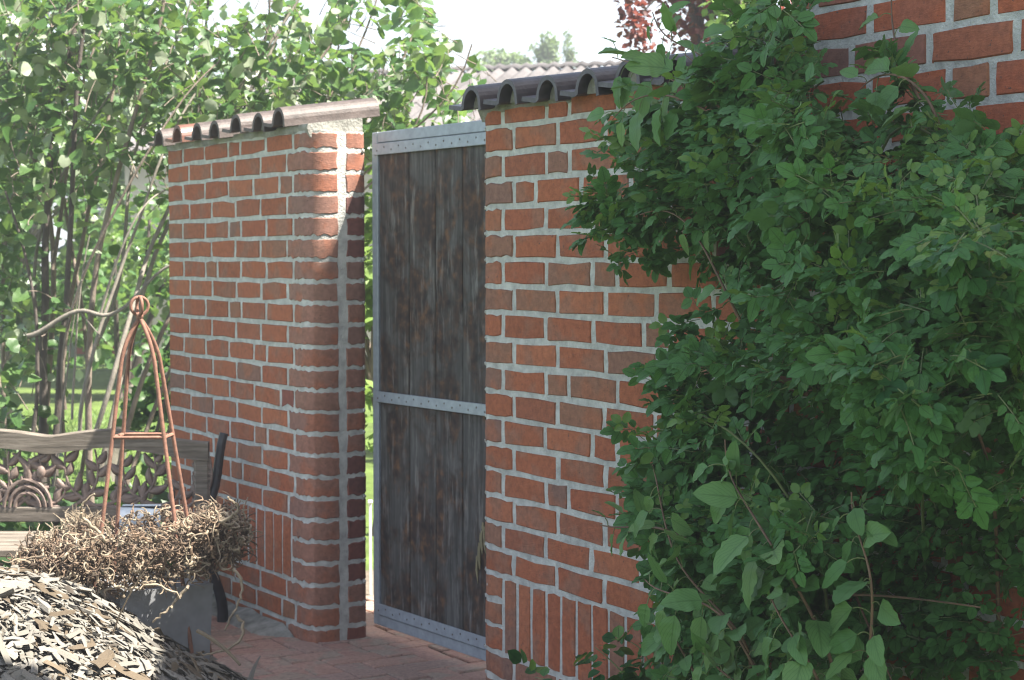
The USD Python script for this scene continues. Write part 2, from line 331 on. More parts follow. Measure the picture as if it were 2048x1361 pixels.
def rounded_right(s0, s_end, r, depth):
    """front face from s0, round the corner at s_end and back along the end face"""
    pts = [(s0, 0, 0, -1)]
    for t in np.linspace(0, math.pi / 2, 12): pts.append((s_end - r + r * math.sin(t), r - r * math.cos(t), math.sin(t), -math.cos(t)))
    rr = .035
    for t in np.linspace(0, math.pi / 2, 6): pts.append((s_end - rr + rr * math.cos(t), depth - rr + rr * math.sin(t), math.cos(t), math.sin(t)))
    pts.append((s0, depth, 0, 1))
    return path_line(pts)

def rounded_left(s_end, s1, r, depth):
    pts = [(s_end + .03, depth, 0, 1), (s_end, depth - .03, -1, 0)]
    for t in np.linspace(0, math.pi / 2, 12): pts.append((s_end + r - r * math.cos(t), r - r * math.sin(t), -math.cos(t), -math.sin(t)))
    pts.append((s1, 0, 0, -1))
    return path_line(pts)

def on_path(P, l):
    return np.stack([np.interp(l, P[:, 4], P[:, k]) for k in range(4)], -1)

def brick_mesh(fr, P, l0, l1, z0, z1, rough=1.0, sub=None):
    """one brick: a face a little proud of the mortar with worn uneven edges, rounded arrises and sides that go back into the wall"""
    n = sub or max(3, int((l1 - l0) / .06))
    inner = np.linspace(l0 + .004, l1 - .004, n)
    ls = np.concatenate([[l0, l0], inner, [l1, l1]])
    offc = np.concatenate([[-.03, -.004], np.zeros(n), [-.004, -.03]])
    zs = np.array([z0, z0, z0 + .0035, (z0 + z1) / 2, z1 - .0035, z1, z1])
    offr = np.array([-.03, -.0045, 0, .0008, 0, -.0045, -.03])
    C, Rr = len(ls), len(zs)
    L = np.repeat(ls[None], Rr, 0).copy(); Z = np.repeat(zs[:, None], C, 1).copy()
    O = np.minimum(offc[None], offr[:, None])
    proud = .0012 + rng.uniform(-.0010, .0014)
    jb, jt = rng.normal(0, .0021 * rough, C), rng.normal(0, .0021 * rough, C)
    jb[:2] = jb[1]; jb[-2:] = jb[-2]; jt[:2] = jt[1]; jt[-2:] = jt[-2]
    if rng.random() < .25 * rough: jb[rng.integers(1, C - 1)] += rng.uniform(.003, .008)
    if rng.random() < .25 * rough: jt[rng.integers(1, C - 1)] -= rng.uniform(.003, .008)
    Z[:3] += jb; Z[3] += (jb + jt) / 2; Z[4:] += jt
    jl, jr = rng.normal(0, .0018 * rough, Rr), rng.normal(0, .0018 * rough, Rr)
    L[:, :3] += jl[:, None]; L[:, -3:] += jr[:, None]
    O = O + proud + np.where(O > -.002, rng.normal(0, .0006 * rough, O.shape), 0)
    q = on_path(P, L.ravel()); o = O.ravel()
    v = fr(q[:, 0] + q[:, 2] * o, q[:, 1] + q[:, 3] * o, Z.ravel())
    i, j = np.meshgrid(np.arange(Rr - 1), np.arange(C - 1), indexing='ij')
    f = np.stack([i * C + j, i * C + j + 1, (i + 1) * C + j + 1, (i + 1) * C + j], -1).reshape(-1, 4)
    return v, f

def core_mesh(fr, P, z0, z1, inset, nz=2, closed_back=None):
    """the mortar body behind the brick faces, following the same line in plan"""
    zs = np.linspace(z0, z1, nz)
    q = P[:, :2] - inset * P[:, 2:4]
    n = len(q)
    v = np.concatenate([fr(q[:, 0], q[:, 1], zz) for zz in zs])
    f = []
    for k in range(nz - 1):
        for j in range(n):
            jj = (j + 1) % n
            f.append([k * n + j, k * n + jj, (k + 1) * n + jj, (k + 1) * n + j])
    poly = Polygon(q); tv, tf = trimesh.creation.triangulate_polygon(poly, engine='earcut')
    v = np.concatenate([v, fr(tv[:, 0], tv[:, 1], z1), fr(tv[:, 0], tv[:, 1], z0)])
    f = np.vstack([np.vstack([[a[0], a[1], a[2]], [a[0], a[2], a[3]]]) for a in f])
    f = np.vstack([f, np.asarray(tf) + nz * n, np.asarray(tf)[:, ::-1] + nz * n + len(tv)])
    return v, f

HJ = .0074                       # half a bed joint
VJ = .0098                       # half a head joint
def course(root, fr, P, l_edges, k, mats, start_l=None):
    """one course between joints k and k+1; l_edges = joint positions along the line"""
    z1, z0 = min(joint(k) - HJ, 1.958), joint(k + 1) + HJ
    for a, b, m in zip(l_edges[:-1], l_edges[1:], mats):
        obj('brick', brick_mesh(fr, P, a + VJ, b - VJ, z0, z1), m, root, smooth=35)

def pick_mat(w, edge=False):
    header = w < .16
    r = rng.random()
    if header: return 'brown_brick' if r < .45 else ('purple_brick' if r < .55 else 'red_brick')
    return 'brown_brick' if r < .10 else 'red_brick'

# ---- left-hand wall with the rounded pillar end
wall_l = thing('garden_wall', 'short red brick garden wall left of the gate with rounded sunlit end and ribbed tile cap', 'wall')
SL0, SL1, TH = -.178, 1.275, .24
PL = rounded_right(SL0, SL1, .085, TH)
cm = core_mesh(WL, PL, -.12, 1.965, .0016)
obj('mortar_body', cm, 'mortar', wall_l)
l_front = lambda s: s - SL0                       # along the flat front, length = s - start
# where the corner brick stops on the end face: d = .112
LC = PL[:, 4]; end_idx = [i for i in range(len(PL)) if PL[i, 0] >= SL1 - 1e-6 and PL[i, 2] > .99]
l_end0 = PL[end_idx[0], 4]; d_end0 = PL[end_idx[0], 1]
def l_end(d): return l_end0 + (d - d_end0)
S_, H_ = .25, .125
rows_l = {-1: ('A', 'SSHSS'), 0: ('B', 'SSSS'), 1: ('A', 'HSSSS'), 2: ('B', 'SSSS'), 3: ('A', 'SSHSS'), 4: ('B', 'SSSS'), 5: ('A', 'SSSHS'), 6: ('B', 'SSSS'),
          7: ('A', 'SSHSS'), 8: ('B', 'SSSS'), 9: ('A', 'SHSSS'), 10: ('B', 'SSSS'), 11: ('A', 'HSSSS'), 12: ('B', 'SSSS'), 13: ('A', 'SHSSS'), 14: ('B', 'SSSS'),
          15: ('A', 'SSHSS'), 16: ('B', 'SSSS'), 20: ('C', 'SSSS'), 21: ('A', 'HSSSS'), 22: ('C', 'SSSS')}
for k in list(range(-1, 17)) + [20, 21, 22]:
    typ, pat = rows_l[k]                          # the pattern runs leftwards from the corner brick
    s = {'A': 1.118, 'B': 1.062, 'C': 1.04}[typ]
    edges = [s]
    for ch in pat:
        s -= (S_ if ch == 'S' else H_) * rng.uniform(.985, 1.015)
        edges.append(s)
    while edges[-1] > SL0 + .03: edges.append(edges[-1] - S_)
    edges = [x for x in edges if x > SL0 + .035] + [SL0 - HJ]
    edges = edges[::-1]
    le = [l_front(x) for x in edges]
    course(wall_l, WL, PL, le, k, [pick_mat(b - a) for a, b in zip(le[:-1], le[1:])])
    z1, z0 = min(joint(k) - HJ, 1.958), joint(k + 1) + HJ
    obj('brick', brick_mesh(WL, PL, le[-1] + VJ, l_end(.118) - .004, z0, z1, 1.2, 17), 'corner_brick', wall_l, smooth=35)
    obj('brick', brick_mesh(WL, PL, l_end(.146) + .004 + rng.uniform(-.004, .004), l_end(.146) + .122, z0, z1, 1.1, 11), 'purple_brick' if rng.random() < .5 else 'corner_brick', wall_l, smooth=35)
# three courses of bricks on end, corner bricks beside them
for k in (17, 18, 19):
    z1, z0 = min(joint(k) - HJ, 1.958), joint(k + 1) + HJ
    obj('brick', brick_mesh(WL, PL, l_front(1.085) + VJ, l_end(.118) - .004, z0, z1, 1.2, 17), 'corner_brick', wall_l, smooth=35)
    obj('brick', brick_mesh(WL, PL, l_end(.146) + .004, l_end(.146) + .122, z0, z1, 1.1, 11), 'purple_brick', wall_l, smooth=35)
s = 1.085
while s > SL0 + .05:
    obj('brick', brick_mesh(WL, PL, l_front(s - .0833) + HJ * .8, l_front(s) - HJ * .8, joint(20) + HJ, joint(17) - HJ, 1.0, 3), 'red_brick' if rng.random() < .85 else 'brown_brick', wall_l, smooth=35)
    s -= .0833
# mortar squeezed out of the bed joints at the rear arris of the end face
for k in range(-1, 23):
    zc = joint(k + 1)
    l = l_end(TH - .035) + .02
    q = on_path(PL, np.array([l]))[0]
    c = WL(q[0] + .001, q[1], zc)
    m = trimesh.creation.icosphere(1, 1.0); v = np.array(m.vertices) * (.006, .013, .007 + .003 * rng.random()); v *= 1 + .25 * rng.normal(size=(len(v), 1)) * .6
    obj('mortar_nub', (v + c, np.array(m.faces)), 'mortar_nub', wall_l, smooth=40)
# cement fillet along the foot of the wall
n = 26
ss = np.linspace(SL0, 1.12, n); w = .10 + .03 * meshkit.fbm(np.column_stack([ss * 6, ss * 0, ss * 0]), 3, 5); hh = .028 + .030 * meshkit.fbm(np.column_stack([ss * 7, ss * 0 + 3, ss * 0]), 3, 6)
w *= np.clip((1.13 - ss) / .12, .05, 1); hh *= np.clip((1.13 - ss) / .1, .1, 1)
rowsv = [WL(ss, -.0045 * np.ones(n), hh), WL(ss, -.35 * w, hh * .72), WL(ss, -.75 * w, hh * .35), WL(ss, -w, np.full(n, -.004))]
v = np.concatenate(rowsv); i, j = np.meshgrid(np.arange(3), np.arange(n - 1), indexing='ij')
obj('cement_foot', (v, np.stack([i * n + j, (i + 1) * n + j, (i + 1) * n + j + 1, i * n + j + 1], -1).reshape(-1, 4)), 'cement', wall_l, smooth=50)

# ---- right-hand wall
wall_r = thing('garden_wall', 'red brick garden wall right of the gate with dark half-round tile cap behind leaves', 'wall')
SR0, SR1 = -.142, 1.52
PR = rounded_left(SR0, SR1, .05, TH)
PRc = path_line([tuple(r[:4]) for r in PR] + [(SR1, TH, 0, 1)])
obj('mortar_body', core_mesh(WR, PRc, -.12, 1.945, .0016), 'mortar', wall_r)
i0 = max(i for i in range(len(PR)) if PR[i, 0] < SR1 - 1e-6); lr0 = PR[i0, 4] - PR[i0, 0]
l_r = lambda s: s + lr0
rows_r = {-1: 'ASHSSHSSS', 0: 'BSSSHSSS', 1: 'ASHSSSSS', 2: 'BHSSSSHS', 3: 'ASSHSSSS', 4: 'BSSSSHSS', 5: 'ASSHSSSS', 6: 'BSSSSSSS', 7: 'ASSSHSSS', 8: 'BSSSSHSS', 9: 'ASHSSSSS', 10: 'BSSSSSSS',
          11: 'ASSHSSSS', 12: 'BSSSSSSS', 13: 'ASHSSSSS', 14: 'BSSSHSSS', 15: 'ASSSSHSS', 16: 'BSSSSSSS', 20: 'BSSSSSSS', 21: 'ASSSSSSS', 22: 'BSSSSSSS'}
for k, pat in rows_r.items():
    s = 0.0 if pat[0] == 'A' else .066
    edges = [s]
    for ch in pat[1:]:
        s += (S_ if ch == 'S' else H_) * rng.uniform(.985, 1.015); edges.append(s)
    edges = [x for x in edges if x < SR1 - .05] + [SR1 + HJ]
    le = [l_r(x) for x in edges]
    z1, z0 = min(joint(k) - HJ, 1.958), joint(k + 1) + HJ
    obj('brick', brick_mesh(WR, PR, .04, le[0] - VJ, z0, z1, 1.2, 13), 'brown_brick' if rng.random() < .55 else 'red_brick', wall_r, smooth=35)
    course(wall_r, WR, PR, le, k, [pick_mat(b - a) for a, b in zip(le[:-1], le[1:])])
for k in (17, 18, 19):
    z1, z0 = min(joint(k) - HJ, 1.958), joint(k + 1) + HJ
    obj('brick', brick_mesh(WR, PR, .04, l_r(.004) - VJ, z0, z1, 1.3, 13), 'brown_brick' if k != 19 else 'red_brick', wall_r, smooth=35)
s = .004
while s < SR1 - .1:
    obj('brick', brick_mesh(WR, PR, l_r(s) + HJ * .8, l_r(s + .0833) - HJ * .8, joint(20) + HJ, joint(17) - HJ, 1.0, 3), 'red_brick' if rng.random() < .85 else 'brown_brick', wall_r, smooth=35)
    s += .0833
for k in range(-1, 22):      # rough mortar standing out at the arris
    q = on_path(PR, np.array([l_r(-.135)]))[0]; c = WR(-.139, .022, joint(k + 1))
    m = trimesh.creation.icosphere(1, 1.0); v = np.array(m.vertices) * (.006, .010, .007); v *= 1 + .15 * rng.normal(size=(len(v), 1))
    obj('mortar_nub', (v + c, np.array(m.faces)), 'mortar_nub', wall_r, smooth=40)

# ---- tile caps: half-round barrels with a flat pan, sloping up to the back
def tile_mesh(fr, s, z0, d0, d1, rise, R=.052, pan=.088, th=.014):
    ang = np.linspace(math.pi, 0, 15)
    line = [(-pan - R, .010), (-R - .012, .0)] + [(R * math.cos(a), .004 + R * math.sin(a) * 1.1) for a in ang] + [(R + .003, -.012)]
    poly = LineString(line).buffer(th / 2, cap_style='flat', join_style='round')
    v, f = extrude(poly, d1 - d0)
    ss = s + v[:, 0]; dd = d0 + v[:, 2]; zz = z0 + v[:, 1] + rise * (dd - d0)
    return fr(ss, dd, zz), f[:, ::-1]

def cap(root, fr, s_list, z0, mats, d0=-.05, d1=.36, rise=.14, R=.052):
    for i, s in enumerate(s_list):
        jz, jd = rng.normal(0, .003), rng.normal(0, .006)
        t = obj('roof_tile', tile_mesh(fr, s, z0 + jz, d0 + jd, d1 + jd, rise, R), mats[i % len(mats)], root, smooth=40)
        ang = np.linspace(0, math.pi, 9)                       # mortar packed into the hollow of the tile
        v, f = extrude(Polygon([((R - .008) * math.cos(a), -.004 + (R - .008) * 1.1 * math.sin(a)) for a in ang]), .05)
        v = np.array(v); v[:, 2] += d0 + jd + .028 + .012 * rng.random()
        obj('mortar_plug', (fr(s + v[:, 0], v[:, 2], z0 + jz + v[:, 1] + rise * (v[:, 2] - d0)), f[:, ::-1]), 'plug_mortar', t)

s_px = lambda fr, px, py: float(fr.sd(fr.hit(px, py, -.05))[0])
tl = [s_px(WL, px, 275) for px in (318, 355, 392, 432, 474, 516, 559)]
cap(wall_l, WL, tl, 1.990, ['brown_tile', 'terracotta_tile', 'brown_tile', 'brown_tile', 'brown_tile', 'brown_tile', 'brown_tile'], R=.05)
tr = [s_px(WR, px, 195) for px in (944, 1015, 1092, 1174)]
while tr[-1] < SR1 - .2: tr.append(tr[-1] + .2)
cap(wall_r, WR, tr, 1.955, ['slate_tile'])
def mortar_bed(root, fr, s0, s1, z0, mat='mortar', end=.0):
    n = 40; ss = np.linspace(s0, s1, n); ns = meshkit.fbm(np.column_stack([ss * 9, ss * 0, ss * 0]), 3, 8)
    rows = [fr(ss, .012 + .008 * (ns - .5), z0 - .03), fr(ss, -.004 + .014 * (ns - .5), z0 + .006), fr(ss, .004, z0 + .022), fr(ss, .235, z0 + .022 + .235 * .14), fr(ss, .237, z0 - .03)]
    v = np.concatenate([np.broadcast_to(r, (n, 3)) for r in rows]); i, j = np.meshgrid(np.arange(4), np.arange(n - 1), indexing='ij')
    f = np.stack([i * n + j, i * n + j + 1, (i + 1) * n + j + 1, (i + 1) * n + j], -1).reshape(-1, 4)
    e = []
    f3 = np.vstack([f[:, [0, 1, 2]], f[:, [0, 2, 3]]])
    for c in (0, n - 1):
        idx = [k * n + c for k in range(5)]
        e += [[idx[0], idx[1], idx[2]], [idx[0], idx[2], idx[3]], [idx[0], idx[3], idx[4]]]
    obj('mortar_bed', (v, np.vstack([f3, e])), mat, root, smooth=35)
mortar_bed(wall_l, WL, SL0 - .004, SL1 - .03, 1.968, 'cement')
mortar_bed(wall_r, WR, SR0 - .004, SR1, 1.945, 'plug_mortar')
# ---- house corner at the right edge of the picture
house = thing('brick_house', 'red brick house wall rising above the leaves at the right', 'house')
SH0, SH1, HD = -.322, 3.2, 6.0
PH = path_line([(SH0, HD, -1, 0), (SH0, 0, -.7, -.7), (SH1, 0, 0, -1)])
PH = path_line([(SH0, HD, -1, 0), (SH0, .002, -1, 0), (SH0 + .002, 0, 0, -1), (SH1, 0, 0, -1)])
cp = path_line([tuple(r[:4]) for r in PH] + [(SH1, HD, 0, 1)])
EAVE = 2.85
obj('mortar_body', core_mesh(WH, cp, -.12, EAVE, .0016), 'mortar', house)
z0h = EYE + .4966
for k in range(-9, 18):
    z1, z0 = z0h - COURSE * k - HJ, z0h - COURSE * (k + 1) + HJ
    off = {0: 0.0, 1: .185}[k % 2]
    edges = [SH0 - HJ]; s = off - .5
    pat = [S_] * 12
    pat[2] = H_ if k % 2 else S_
    pat[(k * 5) % 3] = H_ if k % 3 == 0 else pat[(k * 5) % 3]
    e2 = [s]
    for w_ in pat: s += w_; e2.append(s)
    edges += [x for x in e2 if SH0 + .04 < x < 1.25]
    base = PH[2, 4] - PH[2, 0]
    for a, b in zip(edges[:-1], edges[1:]):
        mt = 'house_brick' if (b - a) > .16 or rng.random() < .5 else 'brown_brick'
        obj('brick', brick_mesh(WH, PH, a + base + VJ, b + base - VJ, z0, z1, .8), mt, house, smooth=35)
# roof: two slopes, tiled, eaves and verge
def slab(fr, s0, s1, d0, z0, d1, z1, th):
    q = [(d0, z0), (d1, z1), (d1, z1 + th), (d0, z0 + th)]
    v = np.array([fr(s, a, b) for s in (s0, s1) for a, b in q]); f = [[0, 1, 2, 3], [7, 6, 5, 4], [0, 4, 5, 1], [1, 5, 6, 2], [2, 6, 7, 3], [3, 7, 4, 0]]
    return v, np.array(f)[:, ::-1]
RISE = 1.7
obj('roof', slab(WH, SH0 - .1, SH1 + .1, -.10, EAVE + .005 - .1 * RISE, HD / 2, EAVE + .005 + RISE * HD / 2, .12), 'brown_tile', house)
obj('roof', slab(WH, SH0 - .1, SH1 + .1, HD + .10, EAVE + .005 - .1 * RISE, HD / 2 + .003, EAVE + .005 + RISE * HD / 2, .12), 'brown_tile', house)
# cross gable over the front, its foot at the right of the picture
c0_, c1_ = .12, SH1 - .1
obj('front_gable', (WH(np.array([c0_, c1_, c1_, (c0_ + c1_) / 2, c0_] * 2), np.array([-.004] * 5 + [.236] * 5), np.array([EAVE - .2, EAVE - .2, EAVE + 1.5, EAVE + 3.0, EAVE + 1.5] * 2)),
    np.array([[0, 1, 2], [0, 2, 3], [0, 3, 4], [7, 6, 5], [8, 7, 5], [9, 8, 5], [0, 5, 6], [0, 6, 1], [1, 6, 7], [1, 7, 2], [2, 7, 8], [2, 8, 3], [3, 8, 9], [3, 9, 4], [4, 9, 5], [4, 5, 0]])), 'house_brick', house)
gv = np.array([WH(SH0 + a, b, c) for a in (0, .24) for b, c in ((.02, EAVE + .002), (HD - .02, EAVE + .002), (HD / 2, EAVE + RISE * HD / 2 - .02))])
obj('gable', (gv, np.array([[0, 1, 2], [5, 4, 3], [0, 3, 4], [0, 4, 1], [1, 4, 5], [1, 5, 2], [2, 5, 3], [2, 3, 0]])), 'house_brick', house)

# ------------------------------------------------------------------ gate
THG = .600
g0 = at(745, 700, 6.86)
WG = Frame(g0[0], g0[1], THG)
GB, GT, GW = .052, 1.965, 1.28
gate = thing('gate', 'tall gate of dark weathered planks in a grey galvanised metal frame, between the two walls', 'gate')
obj('stile', box(0, .042, 0, .04, GB, GT, WG, .003), 'zinc', gate, smooth=30)
obj('stile', box(GW - .042, GW, 0, .04, GB, GT, WG, .003), 'zinc', gate, smooth=30)
obj('rail', box(.043, GW - .043, 0, .04, GT - .042, GT, WG, .003), 'zinc', gate, smooth=30)
obj('rail', box(.043, GW - .043, 0, .04, GB, GB + .042, WG, .003), 'zinc', gate, smooth=30)
straps = [('strap', GT - .088, GT - .044), ('strap', GB + .044, GB + .088), ('strap', .925, .967)]
for nm, a, b in straps:
    st = obj('strap', box(.020, GW - .020, -.006, -.001, a, b, WG, .0015), 'zinc', gate, smooth=30)
    for r_ in range(23):
        m = trimesh.creation.icosphere(1, 1.0); v = np.array(m.vertices) * (.0040, .0022, .0040)
        obj('rivet', (WG(.05 + r_ * .0535 + v[:, 0], -.006 + v[:, 1], (a + b) / 2 + (.006 if r_ % 2 else -.006) + v[:, 2]), np.array(m.faces)), 'rivet_grey', st)
s = .0435
for w_ in (.222, .186, .184, .190, .190, .2195):
    n = 8; zz = np.linspace(GB + .043, GT - .043, n)
    v, f = box(s + .0015, s + w_ - .0025, .006 + rng.uniform(-.002, .003), .034, GB + .043, GT - .043, WG, .003)
    obj('plank', (v, f), 'gate_wood', gate, smooth=30)
    s += w_
sp = []; s_sp = float(WG.sd(WG.hit(953, 1075, 0.0))[0])
for i in range(9):
    s_ = s_sp + .004 + .006 * i + rng.normal(0, .003); zt = float(WG.hit(953, 1050, 0.0)[2]) - .03 * abs(i - 6) * .5 + rng.normal(0, .012); L_ = rng.uniform(.04, .10)
    sp.append(tube([WG(s_, .003, zt), WG(s_ + .004, -.001, zt - L_ * .5), WG(s_ + .012, -.002, zt - L_)], [.005, .006, .001], 5))
obj('splinter', join(sp), 'splinter', gate, label='pale torn wood on the right-hand plank')
# ------------------------------------------------------------------ bench
BY = 7.05                                        # depth of the bench back
bx1, bx0 = -1.18, -2.52
bench = thing('garden_bench', 'weathered wooden garden bench with pierced cast iron back, against the left wall', 'bench')
BL = bx1 - bx0
def rail_z(x):                                   # the arched top rail: low at the ends, swelling twice
    t = np.clip((bx1 - x) / BL, 0, 1); t = np.minimum(t, 1 - t) * 2
    return .708 + .055 * np.sin(np.clip(t / .72, 0, 1) * math.pi * .5) ** 2 - .03 * np.clip((t - .62) / .38, 0, 1) ** 1.5
n = 40; xs = np.linspace(bx0 + .03, bx1 - .035, n)
def swept_rail(xs, zc, h, y0, y1):
    z0, z1 = zc - h / 2, zc + h / 2
    r = [np.column_stack([xs, np.full(len(xs), y), z]) for y, z in ((y0, z0), (y0, z1 - .006), (y0 + .008, z1), (y1, z1), (y1, z0))]
    v = np.concatenate(r); m = len(xs); f = []
    for k in range(5):
        kk = (k + 1) % 5
        for j in range(m - 1): f.append([k * m + j, k * m + j + 1, kk * m + j + 1, kk * m + j])
    f = np.array(f); f = np.vstack([f[:, [0, 1, 2]], f[:, [0, 2, 3]]])
    e = [[k * m + c for k in (0, 1, 2)] for c in (0, m - 1)] + [[k * m + c for k in (0, 2, 3)] for c in (0, m - 1)] + [[k * m + c for k in (0, 3, 4)] for c in (0, m - 1)]
    return v, np.vstack([f, e])
obj('top_rail', swept_rail(xs, rail_z(xs), .074, BY - .02, BY + .02), 'bench_wood', bench, smooth=30)
obj('lower_rail', box(bx0 + .03, bx1 - .12, BY - .018, BY + .018, .425, .485, None, .004), 'bench_wood', bench, smooth=30)
for i in range(5):
    y0 = BY - .10 - .092 * i
    obj('seat_slat', box(bx0 + .03, bx1 - .05, y0 - .074, y0, .372, .402, None, .005), 'bench_wood', bench, smooth=30)
for x, nm in ((bx1, 1), (bx0, -1)):
    c = curve([(x + .018 * nm, BY + .05, .775), (x + .004 * nm, BY + .035, .70), (x - .022 * nm, BY + .02, .54), (x - .06 * nm, BY, .42), (x - .03 * nm, BY + .05, .2), (x, BY + .09, .0)], 20)
    v, f = tube(c, np.linspace(.019, .024, 20), 6); obj('end_post', (v, f), 'dark_iron', bench, smooth=60)
    c = curve([(x - .02 * nm, BY - .02, .42), (x - .02 * nm, BY - .25, .40), (x - .02 * nm, BY - .5, .40), (x - .02 * nm, BY - .54, .2), (x - .01 * nm, BY - .56, 0)], 20)
    obj('front_leg', tube(c, .019, 6), 'dark_iron', bench, smooth=60)
    obj('side_board', box(min(x - .03 * nm, x - .095 * nm), max(x - .03 * nm, x - .095 * nm), BY - .016, BY + .014, .47, .69, None, .01), 'bench_wood', bench, smooth=30)
# pierced back: leafy stems and blades in cast iron
def blade(a, b, bend, w, th=.012, n=10):
    """a flat leaf-shaped casting from a to b (x, z), bent sideways"""
    a, b = np.array(a, float), np.array(b, float); t = np.linspace(0, 1, n)[:, None]
    d = b - a; nrm = np.array([-d[1], d[0]])
    c = a + t * d + np.sin(t * math.pi) * bend * nrm
    g = np.gradient(c, axis=0); g /= np.linalg.norm(g, axis=1, keepdims=True); nn = np.column_stack([-g[:, 1], g[:, 0]])
    ww = w * (.25 + .75 * np.sin(np.clip(t, 0, 1) ** .8 * math.pi)) * .5
    l, r = c + nn * ww, c - nn * ww
    mk = lambda q, y: np.column_stack([q[:, 0], np.full(n, y), q[:, 1]])
    v = np.concatenate([mk(l, BY - .004), mk(c, BY - .012), mk(r, BY - .004), mk(c, BY + th)]); f = []
    for k in range(4):
        kk = (k + 1) % 4
        for j in range(n - 1): f.append([k * n + j, kk * n + j, kk * n + j + 1, k * n + j + 1])
    return v, np.array(f)
def iron(x0, z0, x1, z1, bend, w=.03, nm='iron_leaf'):
    v, f = blade((x0, z0), (x1, z1), bend, w); obj(nm, (v, f), 'cast_iron', bench, smooth=60)
r2 = np.random.default_rng(11)
def sprig_iron(p0, p1, bend, nl, ll):
    """a curved cast branch with leaves on both sides"""
    p0, p1 = np.array(p0, float), np.array(p1, float); t = np.linspace(0, 1, 12)[:, None]; d = p1 - p0; nr = np.array([-d[1], d[0]])
    c2 = p0 + t * d + np.sin(t * math.pi) * bend * nr
    c2[:, 1] = np.clip(c2[:, 1], .48, None)
    obj('iron_stem', tube(np.column_stack([c2[:, 0], np.full(12, BY - .005), c2[:, 1]]), np.linspace(.008, .004, 12), 6), 'cast_iron', bench, smooth=60)
    for k in range(nl):
        i = 2 + int(k * 9 / nl); q = c2[i]; g = unit2(c2[min(11, i + 1)] - c2[i - 1]); sg = 1 if k % 2 else -1
        a = sg * r2.uniform(.6, 1.0); e = np.array([g[0] * math.cos(a) - g[1] * math.sin(a), g[0] * math.sin(a) + g[1] * math.cos(a)])
        q2 = q + e * ll * r2.uniform(.8, 1.2)
        top = float(rail_z(q2[0])) - .03
        q2[1] = min(max(q2[1], .485), top); q2[0] = min(q2[0], bx1 - .10)
        iron(q[0], q[1], q2[0], q2[1], sg * .10, r2.uniform(.030, .044))
def unit2(v): return v / (np.linalg.norm(v) + 1e-9)
for k, cx in enumerate(np.arange(bx1 - .13, bx0 + .05, -.115)):
    top = float(rail_z(cx)) - .03; lean = -.13 if k % 2 else .10
    sprig_iron((cx, .48), (cx + lean, top), .22 if k % 2 else -.22, 7, .068)
    if k % 2: sprig_iron((cx - .02, .49), (cx + .10, .62), -.3, 4, .06)
for cx in (-1.94, -2.18):                        # looped tulip motif
    for k in range(3):
        a = np.linspace(0, math.pi, 14); rr = .05 + .022 * k
        obj('iron_loop', tube(np.column_stack([cx + rr * np.cos(a), np.full(14, BY - .014), .485 + rr * 1.15 * np.sin(a)]), .0085, 6), 'cast_iron', bench, smooth=60)
    m = trimesh.creation.icosphere(2, 1.0); v = np.array(m.vertices) * (.018, .014, .026) + (cx + .055, BY - .012, .625)
    obj('iron_bud', (v, np.array(m.faces)), 'cast_iron', bench, smooth=60)
    iron(cx, .56, cx + .085, .70, .25, .034); iron(cx, .56, cx - .06, .70, -.2, .034); iron(cx + .01, .57, cx + .055, .62, .1, .016)

# ------------------------------------------------------------------ things on the bench seat
seat = .402
c = at(268, 1020, BY - .22)
bx = thing('metal_box', 'small blue grey metal box with rounded top standing on the garden bench seat', 'box', loc=(c[0], BY - .22, seat))
R_ = .058
prof = [(-R_, 0), (R_, 0)] + [(R_ * math.cos(a), .055 + R_ * math.sin(a)) for a in np.linspace(0, math.pi, 14)]
v, f = extrude(Polygon(prof), .16)
ry = math.radians(12)
def place(v): v = np.column_stack([v[:, 2] - .06, v[:, 0], v[:, 1]]); return v @ np.array([[math.cos(ry), math.sin(ry), 0], [-math.sin(ry), math.cos(ry), 0], [0, 0, 1]])
obj('body', (place(v), f), 'blue_metal', bx, smooth=40)
v, f = extrude(Polygon(prof).buffer(.003), .006); v = np.array(v); v[:, 2] -= .0065
obj('front_plate', (place(v), f), 'pale_metal', bx, smooth=40)
obj('lid_rim', box(-.045, .105, -.012, .012, .114, .122, None, .003), 'blue_metal', bx, smooth=30)
c = at(349, 992, BY - .18)
fp = thing('flower_pot', 'terracotta flower pot lying on its side on the bench, dark opening forward', 'pot', loc=(c[0], BY - .2, seat + .052))
prof = np.array([(.0, .0), (.032, 0), (.047, .085), (.053, .085), (.053, .105), (.044, .105), (.043, .085), (.029, .008), (0, .008)])
m = trimesh.creation.revolve(prof, sections=24); v = np.array(m.vertices); v = np.column_stack([v[:, 0] + .25 * v[:, 2], -v[:, 2] + .05, v[:, 1]])
obj('body', (v, np.array(m.faces)), 'terracotta', fp, smooth=40)
m = trimesh.creation.cylinder(.041, .004, sections=20); v = np.array(m.vertices); v = np.column_stack([v[:, 0] + .006, v[:, 2] + .02, v[:, 1]])
obj('earth', (v, np.array(m.faces)), 'dark_inside', fp)

